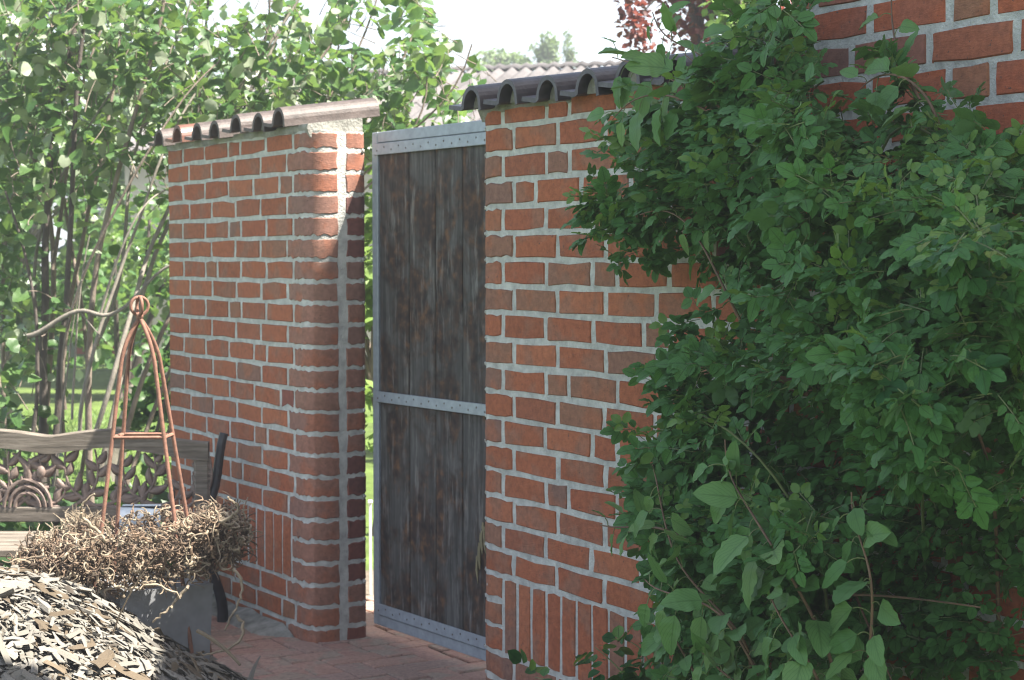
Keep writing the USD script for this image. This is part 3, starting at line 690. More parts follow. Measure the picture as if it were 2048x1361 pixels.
# ------------------------------------------------------------------ planter, twig wreath, obelisk
PX, PY = -1.135, 5.5
planter = thing('planter', 'square light grey planter under the twig wreath, behind the wood chips', 'planter', loc=(PX, PY, 0))
def frustum(a, b, z0, z1, rot, hollow=True):
    q = np.array([(-1, -1), (1, -1), (1, 1), (-1, 1)]) @ np.array([[math.cos(rot), math.sin(rot)], [-math.sin(rot), math.cos(rot)]])
    rings = [(a, z0), (b, z1), (b - .015, z1), (b - .02, z1 - .05)] if hollow else [(a, z0), (b, z1)]
    v = np.concatenate([np.column_stack([q * r, np.full(4, z)]) for r, z in rings]); f = [[3, 2, 1, 0]]
    for k in range(len(rings) - 1):
        for j in range(4): f.append([k * 4 + j, k * 4 + (j + 1) % 4, (k + 1) * 4 + (j + 1) % 4, (k + 1) * 4 + j])
    f.append([len(rings) * 4 - 4 + i for i in range(4)])
    return v, np.array(f)
ROT = .55
obj('body', frustum(.130, .150, 0.0, .47, ROT), 'pot_grey', planter)
obj('earth', frustum(.125, .125, .40, .415, ROT, False), 'soil', planter)
# a low tuft of dry plant between bench and planter is part of what grows in the planter
ob = thing('obelisk', 'rust brown iron plant obelisk with ring finial rising out of the twig wreath', 'trellis', loc=(PX, PY, 0))

axs = .045
for k, (dx, dy) in enumerate(((-.180, -.10), (.155, -.09), (-.160, .13), (.167, .14))):
    foot = np.array([dx * 1.15, dy * 1.15, 0.0]); sh = np.array([dx * .30 - .022, dy * .30, 1.165])
    c = np.vstack([np.linspace(foot, sh, 10)[:-1], curve([sh, sh * .62 + np.array([-.010, 0, .51]), np.array([-.025, 0, 1.295])], 8)])
    obj('rod', tube(c, .0066, 7), 'rust', ob, smooth=60)
def at_h(dx, dy, z): t = z / 1.165; return np.array([dx * 1.15 + (dx * .30 - .022 - dx * 1.15) * t, dy * 1.15 + (dy * .30 - dy * 1.15) * t, z])
Q = [(-.180, -.10), (.155, -.09), (.167, .14), (-.160, .13)]
for a, b in ((0, 1), (1, 2), (2, 3), (3, 0)):
    obj('cross_bar', tube([at_h(*Q[a], .925), at_h(*Q[b], .925)], .006, 6), 'rust', ob, smooth=60)
for k in range(2):
    a = np.linspace(0, 2 * math.pi, 25); ph = k * math.pi / 2 + .5
    obj('ring', tube(np.column_stack([-.025 + .028 * np.cos(a) * math.cos(ph), 0.028 * np.cos(a) * math.sin(ph), 1.332 + .028 * np.sin(a)]), .0055, 6), 'rust', ob, smooth=60)
m = trimesh.creation.icosphere(2, .012); obj('knot', (np.array(m.vertices) + (-.025, 0, 1.30), np.array(m.faces)), 'rust', ob, smooth=60)

WX = PX - .05
wreath = thing('twig_wreath', 'thick wreath of curly pale brown twigs lying round the obelisk on the planter', 'wreath', loc=(WX, PY, .565))
r3 = np.random.default_rng(5)
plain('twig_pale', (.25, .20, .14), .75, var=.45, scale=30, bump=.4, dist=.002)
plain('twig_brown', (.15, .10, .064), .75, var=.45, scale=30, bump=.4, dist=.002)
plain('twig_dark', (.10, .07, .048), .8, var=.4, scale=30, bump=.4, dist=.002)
def curly(p0, d0, L_, n=15, curl=1.0):
    p = [np.array(p0)]; d = np.array(d0, float); d /= np.linalg.norm(d); ax = r3.normal(size=3); ax /= np.linalg.norm(ax)
    for i in range(n - 1):
        if r3.random() < .35: ax = r3.normal(size=3); ax /= np.linalg.norm(ax)
        w = curl * r3.uniform(.2, 1.0); d = d * math.cos(w) + np.cross(ax, d) * math.sin(w) + ax * (ax @ d) * (1 - math.cos(w)); d /= np.linalg.norm(d)
        p.append(p[-1] + d * L_ / n)
    return np.array(p)
def wpos(u, rr, ph):
    R0 = .28
    x, y = (R0 + rr * math.cos(ph)) * math.cos(u), (R0 * .80 + rr * math.cos(ph)) * math.sin(u)
    return np.array([x, y, rr * math.sin(ph) * .95 + .155 * x])
stuff = {'twig_pale': [], 'twig_brown': [], 'twig_dark': []}
N_T = 2300
for i in range(N_T):
    u, ph, rr = r3.uniform(0, 2 * math.pi), r3.uniform(0, 2 * math.pi), .092 * math.sqrt(r3.random())
    if i < 290: u = r3.uniform(math.pi, 2 * math.pi) if i < 230 else u; rr = r3.uniform(.070, .100); ph = r3.uniform(-.9, 2.6) if r3.random() < .7 else ph
    p0 = wpos(u, rr, ph); tang = np.array([-math.sin(u), math.cos(u), 0]) * (1 if r3.random() < .5 else -1)
    d0 = tang + r3.normal(0, .45, 3)
    L_ = r3.uniform(.055, .12); rad = r3.uniform(.0022, .0052)
    c = curly(p0, d0, L_, 16 if i < 290 else 10, 1.15)
    for q in c:                                                     # keep the twig inside the wreath's round
        pass
    taper = np.linspace(1, .28, len(c)) * rad
    mt = 'twig_pale' if r3.random() < .5 else ('twig_brown' if r3.random() < .7 else 'twig_dark')
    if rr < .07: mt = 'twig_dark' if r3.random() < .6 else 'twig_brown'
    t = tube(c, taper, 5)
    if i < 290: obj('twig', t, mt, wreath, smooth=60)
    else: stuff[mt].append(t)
# long stray shoots hanging in front and to the right
for pts in ([(.34, -.20, -.02), (.37, -.22, -.09), (.335, -.24, -.17), (.32, -.24, -.20)], [(.345, -.18, -.17), (.37, -.2, -.22), (.33, -.22, -.26), (.24, -.24, -.265)], [(-.02, -.26, -.02), (.02, -.30, -.06), (.12, -.31, -.055), (.2, -.30, -.09)],
            [(.22, -.28, -.06), (.17, -.3, -.12), (.12, -.31, -.16)], [(-.2, -.3, -.06), (-.18, -.33, -.12), (-.13, -.33, -.17)], [(.3, -.2, .12), (.36, -.22, .17), (.33, -.24, .2)], [(-.05, -.25, .10), (-.10, -.26, .17), (-.06, -.26, .21)]):
    c = curve(pts, 18); c += r3.normal(0, .003, c.shape)
    obj('twig', tube(c, np.linspace(.0055, .003, 18), 5), 'twig_pale', wreath, smooth=60)
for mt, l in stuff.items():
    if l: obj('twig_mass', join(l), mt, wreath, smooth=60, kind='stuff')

# ------------------------------------------------------------------ pile of wood chips
CX, CY = -1.62, 5.02
pile = thing('wood_chip_pile', 'sunlit heap of grey brown wood chips in the left foreground', 'wood chips')
def pile_z(x, y):
    r = np.hypot((x - CX) * 1.0, (y - CY) * .92)
    base = .555 - .03 * np.clip(r, 0, .35) / .35 - .56 * np.clip((r - .30) / .84, 0, None) ** 1.05
    return np.maximum(base, -.06) + .035 * (meshkit.fbm(np.stack([x * 5, y * 5, x * 0], -1), 3, 4) - .5)
n = 90; xs, ys = np.linspace(CX - 1.6, CX + 1.5, n), np.linspace(CY - 1.4, CY + 1.5, n)
X, Y = np.meshgrid(xs, ys, indexing='ij'); P = np.stack([X, Y, pile_z(X, Y) - .02], -1).reshape(-1, 3)
i, j = np.meshgrid(np.arange(n - 1), np.arange(n - 1), indexing='ij')
plain('chip_base', (.15, .135, .11), .95, var=.5, scale=60, bump=1.0, dist=.01)
obj('chip_base', (P, np.stack([i * n + j, (i + 1) * n + j, (i + 1) * n + j + 1, i * n + j + 1], -1).reshape(-1, 4)), 'chip_base', pile, smooth=True)
def chip_look(name, c1, c2):
    look(name, {'tc': ('texture_coordinate', {}), 'uv': ('uvmap', {'attribute': 'st'}), 'mg': ('mapping', {'scale': (1.5, 26, 1)}), 'n': ('noise_texture', {'scale': 2.0, 'detail': 5.0, 'roughness': .65}), 'g': ('geometry', {}), 'oi': ('object_info', {}),
                'r': ('rgb_ramp', {'ramp': [(.25, c2), (.7, c1)]}), 's': ('math', {'math_type': 'add'}), 'fr': ('math', {'math_type': 'fraction'}), 'mr': ('map_range', {'to_min': .62, 'to_max': 1.22}), 'm': ('mix_color', {'blend_type': 'multiply', 'fac': 1.0, 'use_clamp': False}),
                'b': ('bump', {'strength': .6, 'distance': .003}), 'p': ('principled_bsdf', {'roughness': .9, 'specular_ior_level': .2})},
         [('uv.UV', 'mg.vector'), ('mg.vector', 'n.vector'), ('n.fac', 'r.fac'), ('g.random_per_island', 's.value1'), ('oi.random', 's.value2'), ('s.value', 'fr.value1'), ('fr.value', 'mr.value'), ('r.color', 'm.a'), ('mr.result', 'm.b'), ('m.result', 'p.base_color'), ('n.fac', 'b.height'), ('b.normal', 'p.normal')])
chip_look('chip_pale', (.235, .220, .190), (.165, .154, .132)); chip_look('chip_grey', (.195, .183, .162), (.135, .126, .11)); chip_look('chip_brown', (.17, .135, .095), (.085, .065, .045)); chip_look('chip_dark', (.095, .08, .064), (.05, .042, .034))
def chip(L_, W_, T_):
    """a split flake: lengthwise facets, ragged ends, thin"""
    n = 4; xs = np.linspace(-.5, .5, n) * L_
    w0 = W_ * r3.uniform(.55, 1.1, n) * .5; w1 = W_ * r3.uniform(.55, 1.1, n) * .5; zt = T_ * r3.uniform(.6, 1.2, n); bendz = L_ * r3.uniform(-.06, .06) * (np.linspace(-1, 1, n) ** 2)
    e0, e1 = r3.normal(0, .10 * W_, 3), r3.normal(0, .10 * W_, 3)
    rows = [np.column_stack([xs, -w0, bendz]), np.column_stack([xs, np.full(n, r3.uniform(-.2, .2) * W_), bendz + zt]), np.column_stack([xs, w1, bendz + zt * .4]), np.column_stack([xs, np.zeros(n), bendz - zt * .5])]
    for k in range(4): rows[k][0, 0] += r3.normal(0, .12) * W_ * 1.5; rows[k][-1, 0] += r3.normal(0, .12) * W_ * 1.5
    v = np.concatenate(rows); f = []
    for k in range(4):
        kk = (k + 1) % 4
        for j in range(n - 1): f += [[k * n + j, k * n + j + 1, kk * n + j + 1], [k * n + j, kk * n + j + 1, kk * n + j]]
    for c in (0, n - 1): f += [[0 * n + c, 1 * n + c, 2 * n + c], [0 * n + c, 2 * n + c, 3 * n + c]]
    uv = np.column_stack([v[:, 0] / .05 + r3.uniform(0, 50), v[:, 1] / .05 + r3.uniform(0, 50)])
    return v, np.array(f), uv
def rot3(yaw, pitch, roll):
    cy, sy, cp, sp, cr, sr = math.cos(yaw), math.sin(yaw), math.cos(pitch), math.sin(pitch), math.cos(roll), math.sin(roll)
    return np.array([[cy, -sy, 0], [sy, cy, 0], [0, 0, 1]]) @ np.array([[cp, 0, sp], [0, 1, 0], [-sp, 0, cp]]) @ np.array([[1, 0, 0], [0, cr, -sr], [0, sr, cr]])
mats_c = ['chip_pale', 'chip_grey', 'chip_brown', 'chip_dark']
stuff = {m: [] for m in mats_c}
_PZ = pile_z(X, Y)
def pile_at(x, y):
    a, b = (x - xs[0]) / (xs[1] - xs[0]), (y - ys[0]) / (ys[1] - ys[0]); i, j = int(min(max(a, 0), n - 2)), int(min(max(b, 0), n - 2)); a -= i; b -= j
    return float(_PZ[i, j] * (1 - a) * (1 - b) + _PZ[i + 1, j] * a * (1 - b) + _PZ[i, j + 1] * (1 - a) * b + _PZ[i + 1, j + 1] * a * b)
def sees(x, y): return -1.62 < x < -.48 and 4.2 < y < 5.75
N_C = 10000; big = 0
for i in range(N_C):
    while True:
        x, y = r3.uniform(CX - .35, CX + 1.35), r3.uniform(CY - .75, CY + .75)
        if pile_at(x, y) > -.01: break
    large = i >= N_C - 2400
    L_ = r3.lognormal(-3.75 if not large else -3.1, .48); W_ = L_ * r3.uniform(.10, .50); T_ = max(.0018, W_ * r3.uniform(.12, .35))
    L_ = min(L_, .115); W_ = min(W_, .036); T_ = min(T_, .008)
    v, f, uv = chip(L_, W_, T_)
    z_ = pile_at(x, y)
    gx = (pile_at(x + .03, y) - z_) / .03; gy = (pile_at(x, y + .03) - z_) / .03
    v = v @ rot3(r3.uniform(0, 6.28), r3.normal(0, .22), r3.normal(0, .28)).T
    v[:, 2] += gx * v[:, 0] * .8 + gy * v[:, 1] * .8
    v += (x, y, z_ + r3.uniform(-.012, .012) + (.012 if large else 0))
    q = r3.random(); mt = mats_c[0] if q < (.42 if large else .30) else mats_c[1] if q < .80 else mats_c[2] if q < .97 else mats_c[3]
    if large and big < 300 and sees(x, y):
        obj('chip', (v, f), mt, pile, uv=uv); big += 1
    else: stuff[mt].append((v, f, uv))
# upright splinter at the right edge and a thin stalk
for pts, rd in (([at(497, 1400, 5.35), at(503, 1352, 5.35), at(521, 1312, 5.36)], [.010, .009, .002]), ([at(225, 1270, 4.9), at(265, 1180, 4.9), at(312, 1115, 4.9)], [.0028, .0024, .0016]), ([at(395, 1262, 4.9), at(440, 1290, 4.85), at(480, 1330, 4.8)], [.006, .006, .004])):
    c = curve(pts, 8); v, f = tube(c, np.interp(np.linspace(0, 1, 8), [0, .5, 1], rd), 5)
    obj('chip', (v, f), 'chip_grey' if rd[0] > .009 else 'chip_brown', pile, uv=np.column_stack([v[:, 2] * 20, v[:, 0] * 20]))
for mt, l in stuff.items():
    vs, fs, us, k = [], [], [], 0
    for v, f, uv in l: vs.append(v); fs.append(f + k); us.append(uv); k += len(v)
    obj('chip_mass', (np.concatenate(vs), np.concatenate(fs)), mt, pile, uv=np.concatenate(us), kind='stuff')
# ------------------------------------------------------------------ leaves
r4 = np.random.default_rng(21)
def leaf(L_, W_, fold=.25, droop=.2, n=6, teeth=0.0, tip=1.0, twist=0.0, shape=.5):
    """a leaf blade along +x from the origin: midrib, two halves folded along it, a drooping pointed tip; v, f, uv"""
    t = np.linspace(0, 1, n)
    w = np.sin(np.clip(t, 0, 1) ** (.68 if shape > .5 else .85) * math.pi) ** .62 * W_ * .5
    w[-1] = 0.0; w[0] = W_ * .02
    if teeth: w[1:-1] *= 1 + teeth * ((np.arange(n - 2) % 2) * 2 - 1)
    x = t * L_; z = -droop * L_ * t ** 1.8
    up = np.tan(fold) * w * (.7 + .3 * r4.random())
    wav = r4.normal(0, .035 * W_, (2, n))
    mid = np.column_stack([x, np.zeros(n), z]); le = np.column_stack([x + W_ * .05, w, z + up + wav[0] * (w > .1 * W_)]); ri = np.column_stack([x + W_ * .05, -w, z + up + wav[1] * (w > .1 * W_)])
    if twist:
        for q in (le, ri): q[:, 2] += twist * q[:, 1] * t
    v = np.concatenate([le, mid, ri]); f = []
    for k in (0, 1):
        for j in range(n - 1):
            a, b, c, d = k * n + j, (k + 1) * n + j, (k + 1) * n + j + 1, k * n + j + 1
            f += [[a, b, c], [a, c, d]]
    uv = np.column_stack([np.tile(t, 3), np.concatenate([np.ones(n), np.zeros(n), -np.ones(n)])])
    return v, np.array(f), uv

def basis(d, up):
    a, b, c = (float(t) for t in d); l = math.sqrt(a * a + b * b + c * c); a, b, c = a / l, b / l, c / l
    u, v, w = (float(t) for t in up); x, y, z = v * c - w * b, w * a - u * c, u * b - v * a; l = math.sqrt(x * x + y * y + z * z) + 1e-9; x, y, z = x / l, y / l, z / l
    return np.array([[a, x, b * z - c * y], [b, y, c * x - a * z], [c, z, a * y - b * x]])

def px_noise(s, zc, octaves, seed):
    g = np.arange(-120, 2240, 12.0); A, B = np.meshgrid(g / s, g / s, indexing='ij'); N = meshkit.fbm(np.stack([A, B, np.full_like(A, zc)], -1), octaves, seed)
    return lambda px, py: float(N[int((px + 120) / 12), int((py + 120) / 12)])

def merge(parts):
    vs, fs, us, k = [], [], [], 0
    for v, f, uv in parts: vs.append(v); fs.append(f + k); us.append(uv); k += len(v)
    return np.concatenate(vs), np.concatenate(fs), np.concatenate(us)

def unit(v): v = np.asarray(v, float); return v / (np.linalg.norm(v, axis=-1, keepdims=True) + 1e-12)

def compound(L_, pairs, n=6, teeth=.0, size=.040):
    """a rose leaf: rachis along +x, pairs of leaflets and one at the end"""
    out = []; xs = np.linspace(.35, .88, pairs)
    for k, x in enumerate(xs):
        for sg in (-1, 1):
            s = size * r4.uniform(.78, 1.1) * (.82 + .25 * k / max(1, pairs - 1))
            v, f, uv = leaf(s, s * r4.uniform(.62, .80), r4.uniform(.02, .6), r4.uniform(-.05, .5), n, teeth)
            a = sg * r4.uniform(.85, 1.25); c, s_ = math.cos(a), math.sin(a)
            v = v @ np.array([[c, s_, 0], [-s_, c, 0], [0, 0, 1]]); rl = r4.normal(0, .25)
            v[:, 2] += rl * v[:, 1]
            out.append((v + (x * L_, sg * .003, -.10 * L_ * x ** 2), f, uv))
    s = size * r4.uniform(1.0, 1.25); v, f, uv = leaf(s, s * r4.uniform(.66, .80), r4.uniform(.05, .35), r4.uniform(.1, .35), n, teeth)
    out.append((v + (L_, 0, -.10 * L_), f, uv))
    rach = tube(np.column_stack([np.linspace(0, L_, 4), np.zeros(4), -.10 * L_ * np.linspace(0, 1, 4) ** 2]), .0011, 3, False)
    return out, rach

# ------------------------------------------------------------------ rose bush against the right-hand wall
rose = thing('rose_bush', 'large dense rose bush of small toothed leaflets in shade, filling the right side', 'bush')
ROSE = Polygon([(1590, -40), (1640, 60), (1655, 190), (1720, 270), (1790, 240), (1850, 285), (1890, 210), (1940, 170), (1985, 250), (2060, 340), (2120, 370), (2120, 1420), (1300, 1420), (1290, 1300), (1330, 1180), (1300, 1080), (1230, 1020), (1290, 960), (1270, 880), (1330, 800), (1300, 740), (1370, 690), (1350, 640), (1400, 590),
                (1320, 540), (1230, 520), (1180, 450), (1170, 400), (1230, 340), (1200, 310), (1230, 220), (1290, 170), (1350, 120), (1440, 90), (1480, 20), (1500, -40)])
HOLES = [(1900, 1290, 280, 150, 1.0), (1820, 1190, 270, 130, 1.0), (1960, 1130, 140, 190, 1.0), (1770, 1010, 130, 80, .95), (1590, 890, 170, 120, 1.0), (1450, 500, 170, 100, 1.0), (1390, 570, 80, 70, .9), (1500, 640, 90, 70, .8), (1660, 760, 90, 50, .6), (1980, 720, 60, 60, .6), (1740, 620, 60, 45, .6), (1990, 900, 80, 70, .5), (1700, 800, 70, 50, .5), (1560, 350, 60, 45, .45), (1850, 560, 70, 50, .4), (1850, 1290, 200, 60, .75), (1640, 590, 50, 50, .5), (1470, 420, 60, 45, .5)]
def hole(px, py):
    h = 0.0
    for x, y, rx, ry, s in HOLES: h = max(h, s * max(0.0, 1 - ((px - x) / rx) ** 2 - ((py - y) / ry) ** 2) ** .5 if ((px - x) / rx) ** 2 + ((py - y) / ry) ** 2 < 1 else 0)
    return h
def thick(px, py):
    t = .16 + .50 * np.clip((px - 1200) / 560, 0, 1)
    t *= .70 + .30 * np.clip((py + 100) / 500, 0, 1)
    if py < 150: t = min(t, .34)
    return t
EYEP = np.array([0, 0, EYE])
front, back_, canes, rachises = [], [], [], []
OUT = np.array([-WR.p[0], -WR.p[1], 0])
def add_spray(P, pf, young=False, deep=False, sc=1.0):
    lat = unit(r4.normal(size=3) * (1, 1, .4))
    d = unit(OUT * r4.uniform(.1, 1.0) + lat * .9 + np.array([0, 0, r4.uniform(-.55, .25)]))
    if young: d = unit(OUT * .6 + lat * .7 + np.array([0, 0, .5]))
    up = unit(np.array([0, 0, .85]) + OUT * r4.uniform(.25, 1.25) + r4.normal(0, .38, 3))
    B = basis(d, up)
    ls, ra = compound(r4.uniform(.050, .078) * sc, r4.choice([2, 3, 3]), 5 if deep else 10, 0 if deep else .07, (.026 if young else r4.uniform(.027, .041)) * sc)
    for v, f, uv in ls:
        w = v @ B.T + P
        front.append((w, f, uv, 'rose_young' if young else 'rose_leaf', pf, float(np.linalg.norm(w.mean(0) - EYEP))))
    rachises.append((ra[0] @ B.T + P, ra[1]))
bush_n = px_noise(120, 1.0, 3, 9); x0, y0, x1, y1 = ROSE.bounds
cnt = 0
while cnt < 3900:
    px, py = r4.uniform(x0, x1), r4.uniform(y0, y1)
    if not ROSE.contains(Point(px, py)): continue
    edge = ROSE.exterior.distance(Point(px, py))
    nz = bush_n(px, py)
    if edge < 45 and r4.random() > .35 + edge / 70: continue
    h = hole(px, py)
    T = thick(px, py); T = min(T, .10 + edge * .0045)
    u = r4.random()
    shell = cnt < 2300
    if shell:
        if r4.random() < h * 1.6: continue
        if r4.random() > .25 + 1.5 * (nz - .22): continue
        dep = T * (.55 + .9 * (nz - .25)) * (.8 + .3 * u) * (1 - .93 * h)
    else:
        dep = T * r4.uniform(.0, .5) * (1 - .95 * h)
        if edge < 70: continue
    d = -(.055 + dep) - (.10 if px > 1560 else 0)
    P = WR.hit(px, py, d)
    if P[2] < .04: continue
    add_spray(P, shell and h < .2, r4.random() < (.13 if shell else 0), not shell, r4.uniform(.85, 1.15) * (1 - .16 * min(1, max(0, (px - 1500) / 400))))
    cnt += 1
# arching canes with their sprays, coming forward out of the mass
def cane_px(pts, rad, mat, n=18):
    c = curve([WR.hit(px, py, -d) for px, py, d in pts], n); return c, tube(c, np.linspace(rad, rad * .45, n), 6), mat
CANES = [([(1830, 1400, .10), (1850, 1150, .16), (1845, 1000, .34), (1800, 700, .55), (1700, 560, .60)], .0045), ([(2000, 1400, .12), (1995, 1150, .18), (1985, 980, .42), (1900, 760, .66), (1850, 690, .68)], .0048), ([(1600, 1400, .25), (1580, 1000, .35), (1480, 880, .42), (1400, 830, .45)], .0055),
         ([(1900, 1400, .08), (1820, 1050, .14), (1780, 900, .26), (1740, 500, .35), (1640, 330, .36)], .005), ([(1960, 900, .2), (1990, 600, .35), (2010, 380, .38), (2060, 300, .36)], .006), ([(1700, 900, .2), (1560, 640, .28), (1400, 420, .24), (1290, 440, .20), (1210, 480, .20)], .0055),
         ([(1780, 700, .3), (1700, 500, .33), (1740, 360, .36), (1790, 260, .36), (1960, 330, .34), (2060, 350, .30)], .0048), ([(1650, 1200, .2), (1800, 1195, .45), (1960, 1215, .5)], .0038), ([(1560, 700, .2), (1480, 430, .26), (1420, 330, .26), (1330, 300, .24)], .005), ([(1800, 640, .3), (1760, 560, .42), (1720, 440, .45), (1680, 350, .45)], .005),
         ([(1700, 1160, .2), (1740, 1260, .3), (1800, 1400, .3)], .0035), ([(2048, 700, .3), (1960, 560, .5), (1930, 450, .52), (1920, 380, .52)], .0055), ([(1800, 300, .2), (1830, 200, .25), (1800, 120, .25)], .004), ([(1640, 450, .25), (1560, 250, .28), (1550, 120, .27), (1560, 40, .27)], .005)]
for i, (pts, rd) in enumerate(CANES):
    c, t, m = cane_px(pts, rd, None); obj('cane', t, 'cane_brown' if i % 3 == 1 else 'cane_green', rose, smooth=60)
    for k in range(5, len(c), 1):
        if i in (7, 10): continue
        if i in (0, 1, 3) and k < 10: continue
        for _ in range(2): add_spray(c[k] + OUT * .012 + r4.normal(0, .02, 3), True, k > 14 and r4.random() < .6, False, 1.0)
# the largest leaflets that face the viewer are parts; the rest one mass per tone
cand = [i for i, q in enumerate(front) if q[4] and abs((q[0].mean(0) @ [1, 0, 0]) / q[0].mean(0)[1]) < .285]
cand.sort(key=lambda i: front[i][5]); chosen = set(cand[:296])
rest = {'rose_leaf': [], 'rose_young': []}
for i, q in enumerate(front):
    if i in chosen: obj('leaflet', (q[0], q[1]), q[3], rose, smooth=True, uv=q[2])
    else: rest[q[3]].append(q[:3])
for m, l in rest.items():
    v, f, uv = merge(l); obj('foliage', (v, f), m, rose, smooth=True, uv=uv, kind='stuff')
obj('leaf_stalk_mass', join(rachises), 'cane_green', rose, kind='stuff')

# ------------------------------------------------------------------ broad-leaved climber growing through the rose
def broad_shoot(th, pts, n_l, size, rad=.0042, droop=.35, start=.15, mat='cane_brown'):
    c = curve([WR.hit(px, py, -d) for px, py, d in pts], 24); obj('stem', tube(c, np.linspace(rad, rad * .4, 24), 6), mat, th, smooth=60)
    for k in range(n_l):
        t = start + (1 - start) * (k + .5) / n_l; i = min(22, int(t * 23)); P = c[i]; tang = unit(c[i + 1] - c[i])
        side = unit(np.cross(tang, OUT)) * (1 if k % 2 else -1)
        d = unit(side * r4.uniform(.6, 1.1) + OUT * r4.uniform(-.1, .8) + np.array([0, 0, r4.uniform(-.55, .05)]) + tang * .25 + r4.normal(0, .2, 3))
        pl = size * r4.uniform(.25, .5); Q = P + d * pl
        st = tube(curve([P, (P + Q) / 2 + np.array([0, 0, .006]), Q], 6), .0012, 4, False)
        L_ = size * r4.uniform(.75, 1.12) * (1 - .35 * max(0, t - .75) / .25)
        up = unit(np.array([0, 0, .7]) + OUT * r4.uniform(.35, 1.2) + r4.normal(0, .35, 3))
        d2 = unit(d + np.array([0, 0, -r4.uniform(.1, .9)]))
        v, f, uv = leaf(L_, L_ * r4.uniform(.56, .72), r4.uniform(.08, .45), r4.uniform(.1, droop), 11, .03, shape=.7)
        l = obj('leaf', (v @ basis(d2, up).T + Q, f), 'broad_leaf', th, smooth=True, uv=uv)
        obj('leaf_stalk', (st[0], st[1]), 'cane_green', l)
low = thing('broad_leaved_shrub', 'young broad-leaved shrub with pale green leaves in front of the rose, lower middle', 'shrub')
for pts, n_l, s in (([(1470, 1420, .40), (1435, 1217, .50), (1358, 1125, .52), (1327, 1033, .52), (1305, 930, .50)], 20, .082), ([(1660, 1400, .5), (1614, 1212, .62), (1548, 1099, .66), (1491, 1007, .66), (1455, 930, .64), (1450, 880, .64)], 22, .092),
                    ([(1770, 1400, .5), (1742, 1263, .62), (1737, 1135, .64), (1711, 1048, .64), (1703, 985, .64)], 18, .086), ([(1580, 1420, .5), (1512, 1340, .58), (1440, 1230, .62), (1350, 1190, .64), (1290, 1160, .64)], 18, .084),
                    ([(1420, 1420, .5), (1380, 1330, .55), (1340, 1260, .58), (1320, 1215, .58)], 12, .062), ([(1640, 1420, .6), (1620, 1330, .66), (1570, 1250, .68), (1540, 1190, .68)], 14, .082), ([(1550, 1420, .55), (1490, 1380, .6), (1400, 1300, .62)], 12, .066), ([(1400, 1100, .42), (1330, 1060, .44), (1240, 1055, .44), (1200, 1050, .44)], 8, .062)):
    broad_shoot(low, pts, n_l, s)
up_ = thing('broad_leaved_climber', 'broad-leaved climbing shoots reaching over the dark tile cap of the right wall', 'climber')
for pts, n_l, s in (([(1500, 260, .30), (1400, 190, .30), (1310, 145, .30), (1225, 115, .30)], 14, .095), ([(1450, 200, .26), (1400, 110, .28), (1330, 70, .28), (1305, 25, .28)], 11, .075), ([(1460, 250, .32), (1350, 195, .33), (1270, 200, .33), (1225, 240, .33)], 10, .09),
                    ([(1600, 330, .30), (1500, 220, .30), (1420, 150, .30), (1370, 110, .30)], 9, .070), ([(1840, 200, .30), (1790, 80, .24), (1783, 20, .22), (1785, -40, .22)], 6, .060), ([(1880, 260, .34), (1840, 180, .36), (1770, 150, .36), (1720, 180, .36)], 6, .075), ([(1480, 640, .3), (1420, 520, .32), (1350, 430, .3), (1280, 430, .3)], 8, .062)):
    broad_shoot(up_, pts, n_l, s, .0035)
# low sprig at the foot of the wall
sprig = thing('low_rose_sprig', 'low sprig of rounded leaflets at the foot of the right wall, bottom centre', 'sprig')
for pts in ([(1300, 1420, .16), (1230, 1330, .22), (1190, 1295, .24)], [(1240, 1440, .20), (1140, 1380, .30), (1070, 1355, .32)], [(1300, 1400, .16), (1290, 1310, .2), (1250, 1280, .2)], [(1340, 1440, .2), (1330, 1360, .24), (1310, 1300, .24)]):
    c = curve([WR.hit(px, py, -d) for px, py, d in pts], 12); obj('stem', tube(c, np.linspace(.003, .0012, 12), 5), 'cane_green', sprig, smooth=60)
    for k in range(2, 12, 1):
        d = unit(OUT * r4.uniform(.2, 1) + r4.normal(0, .6, 3) * (1, 1, .5)); ls, ra = compound(.06, 2, 7, .05, .042)
        B = basis(d, unit(np.array([0, 0, .9]) + OUT * .6 + r4.normal(0, .3, 3)))
        for v, f, uv in ls[::2] + ls[-1:]:
            obj('leaflet', (v @ B.T + c[k], f), 'rose_leaf' if r4.random() < .7 else 'rose_young', sprig, smooth=True, uv=uv)

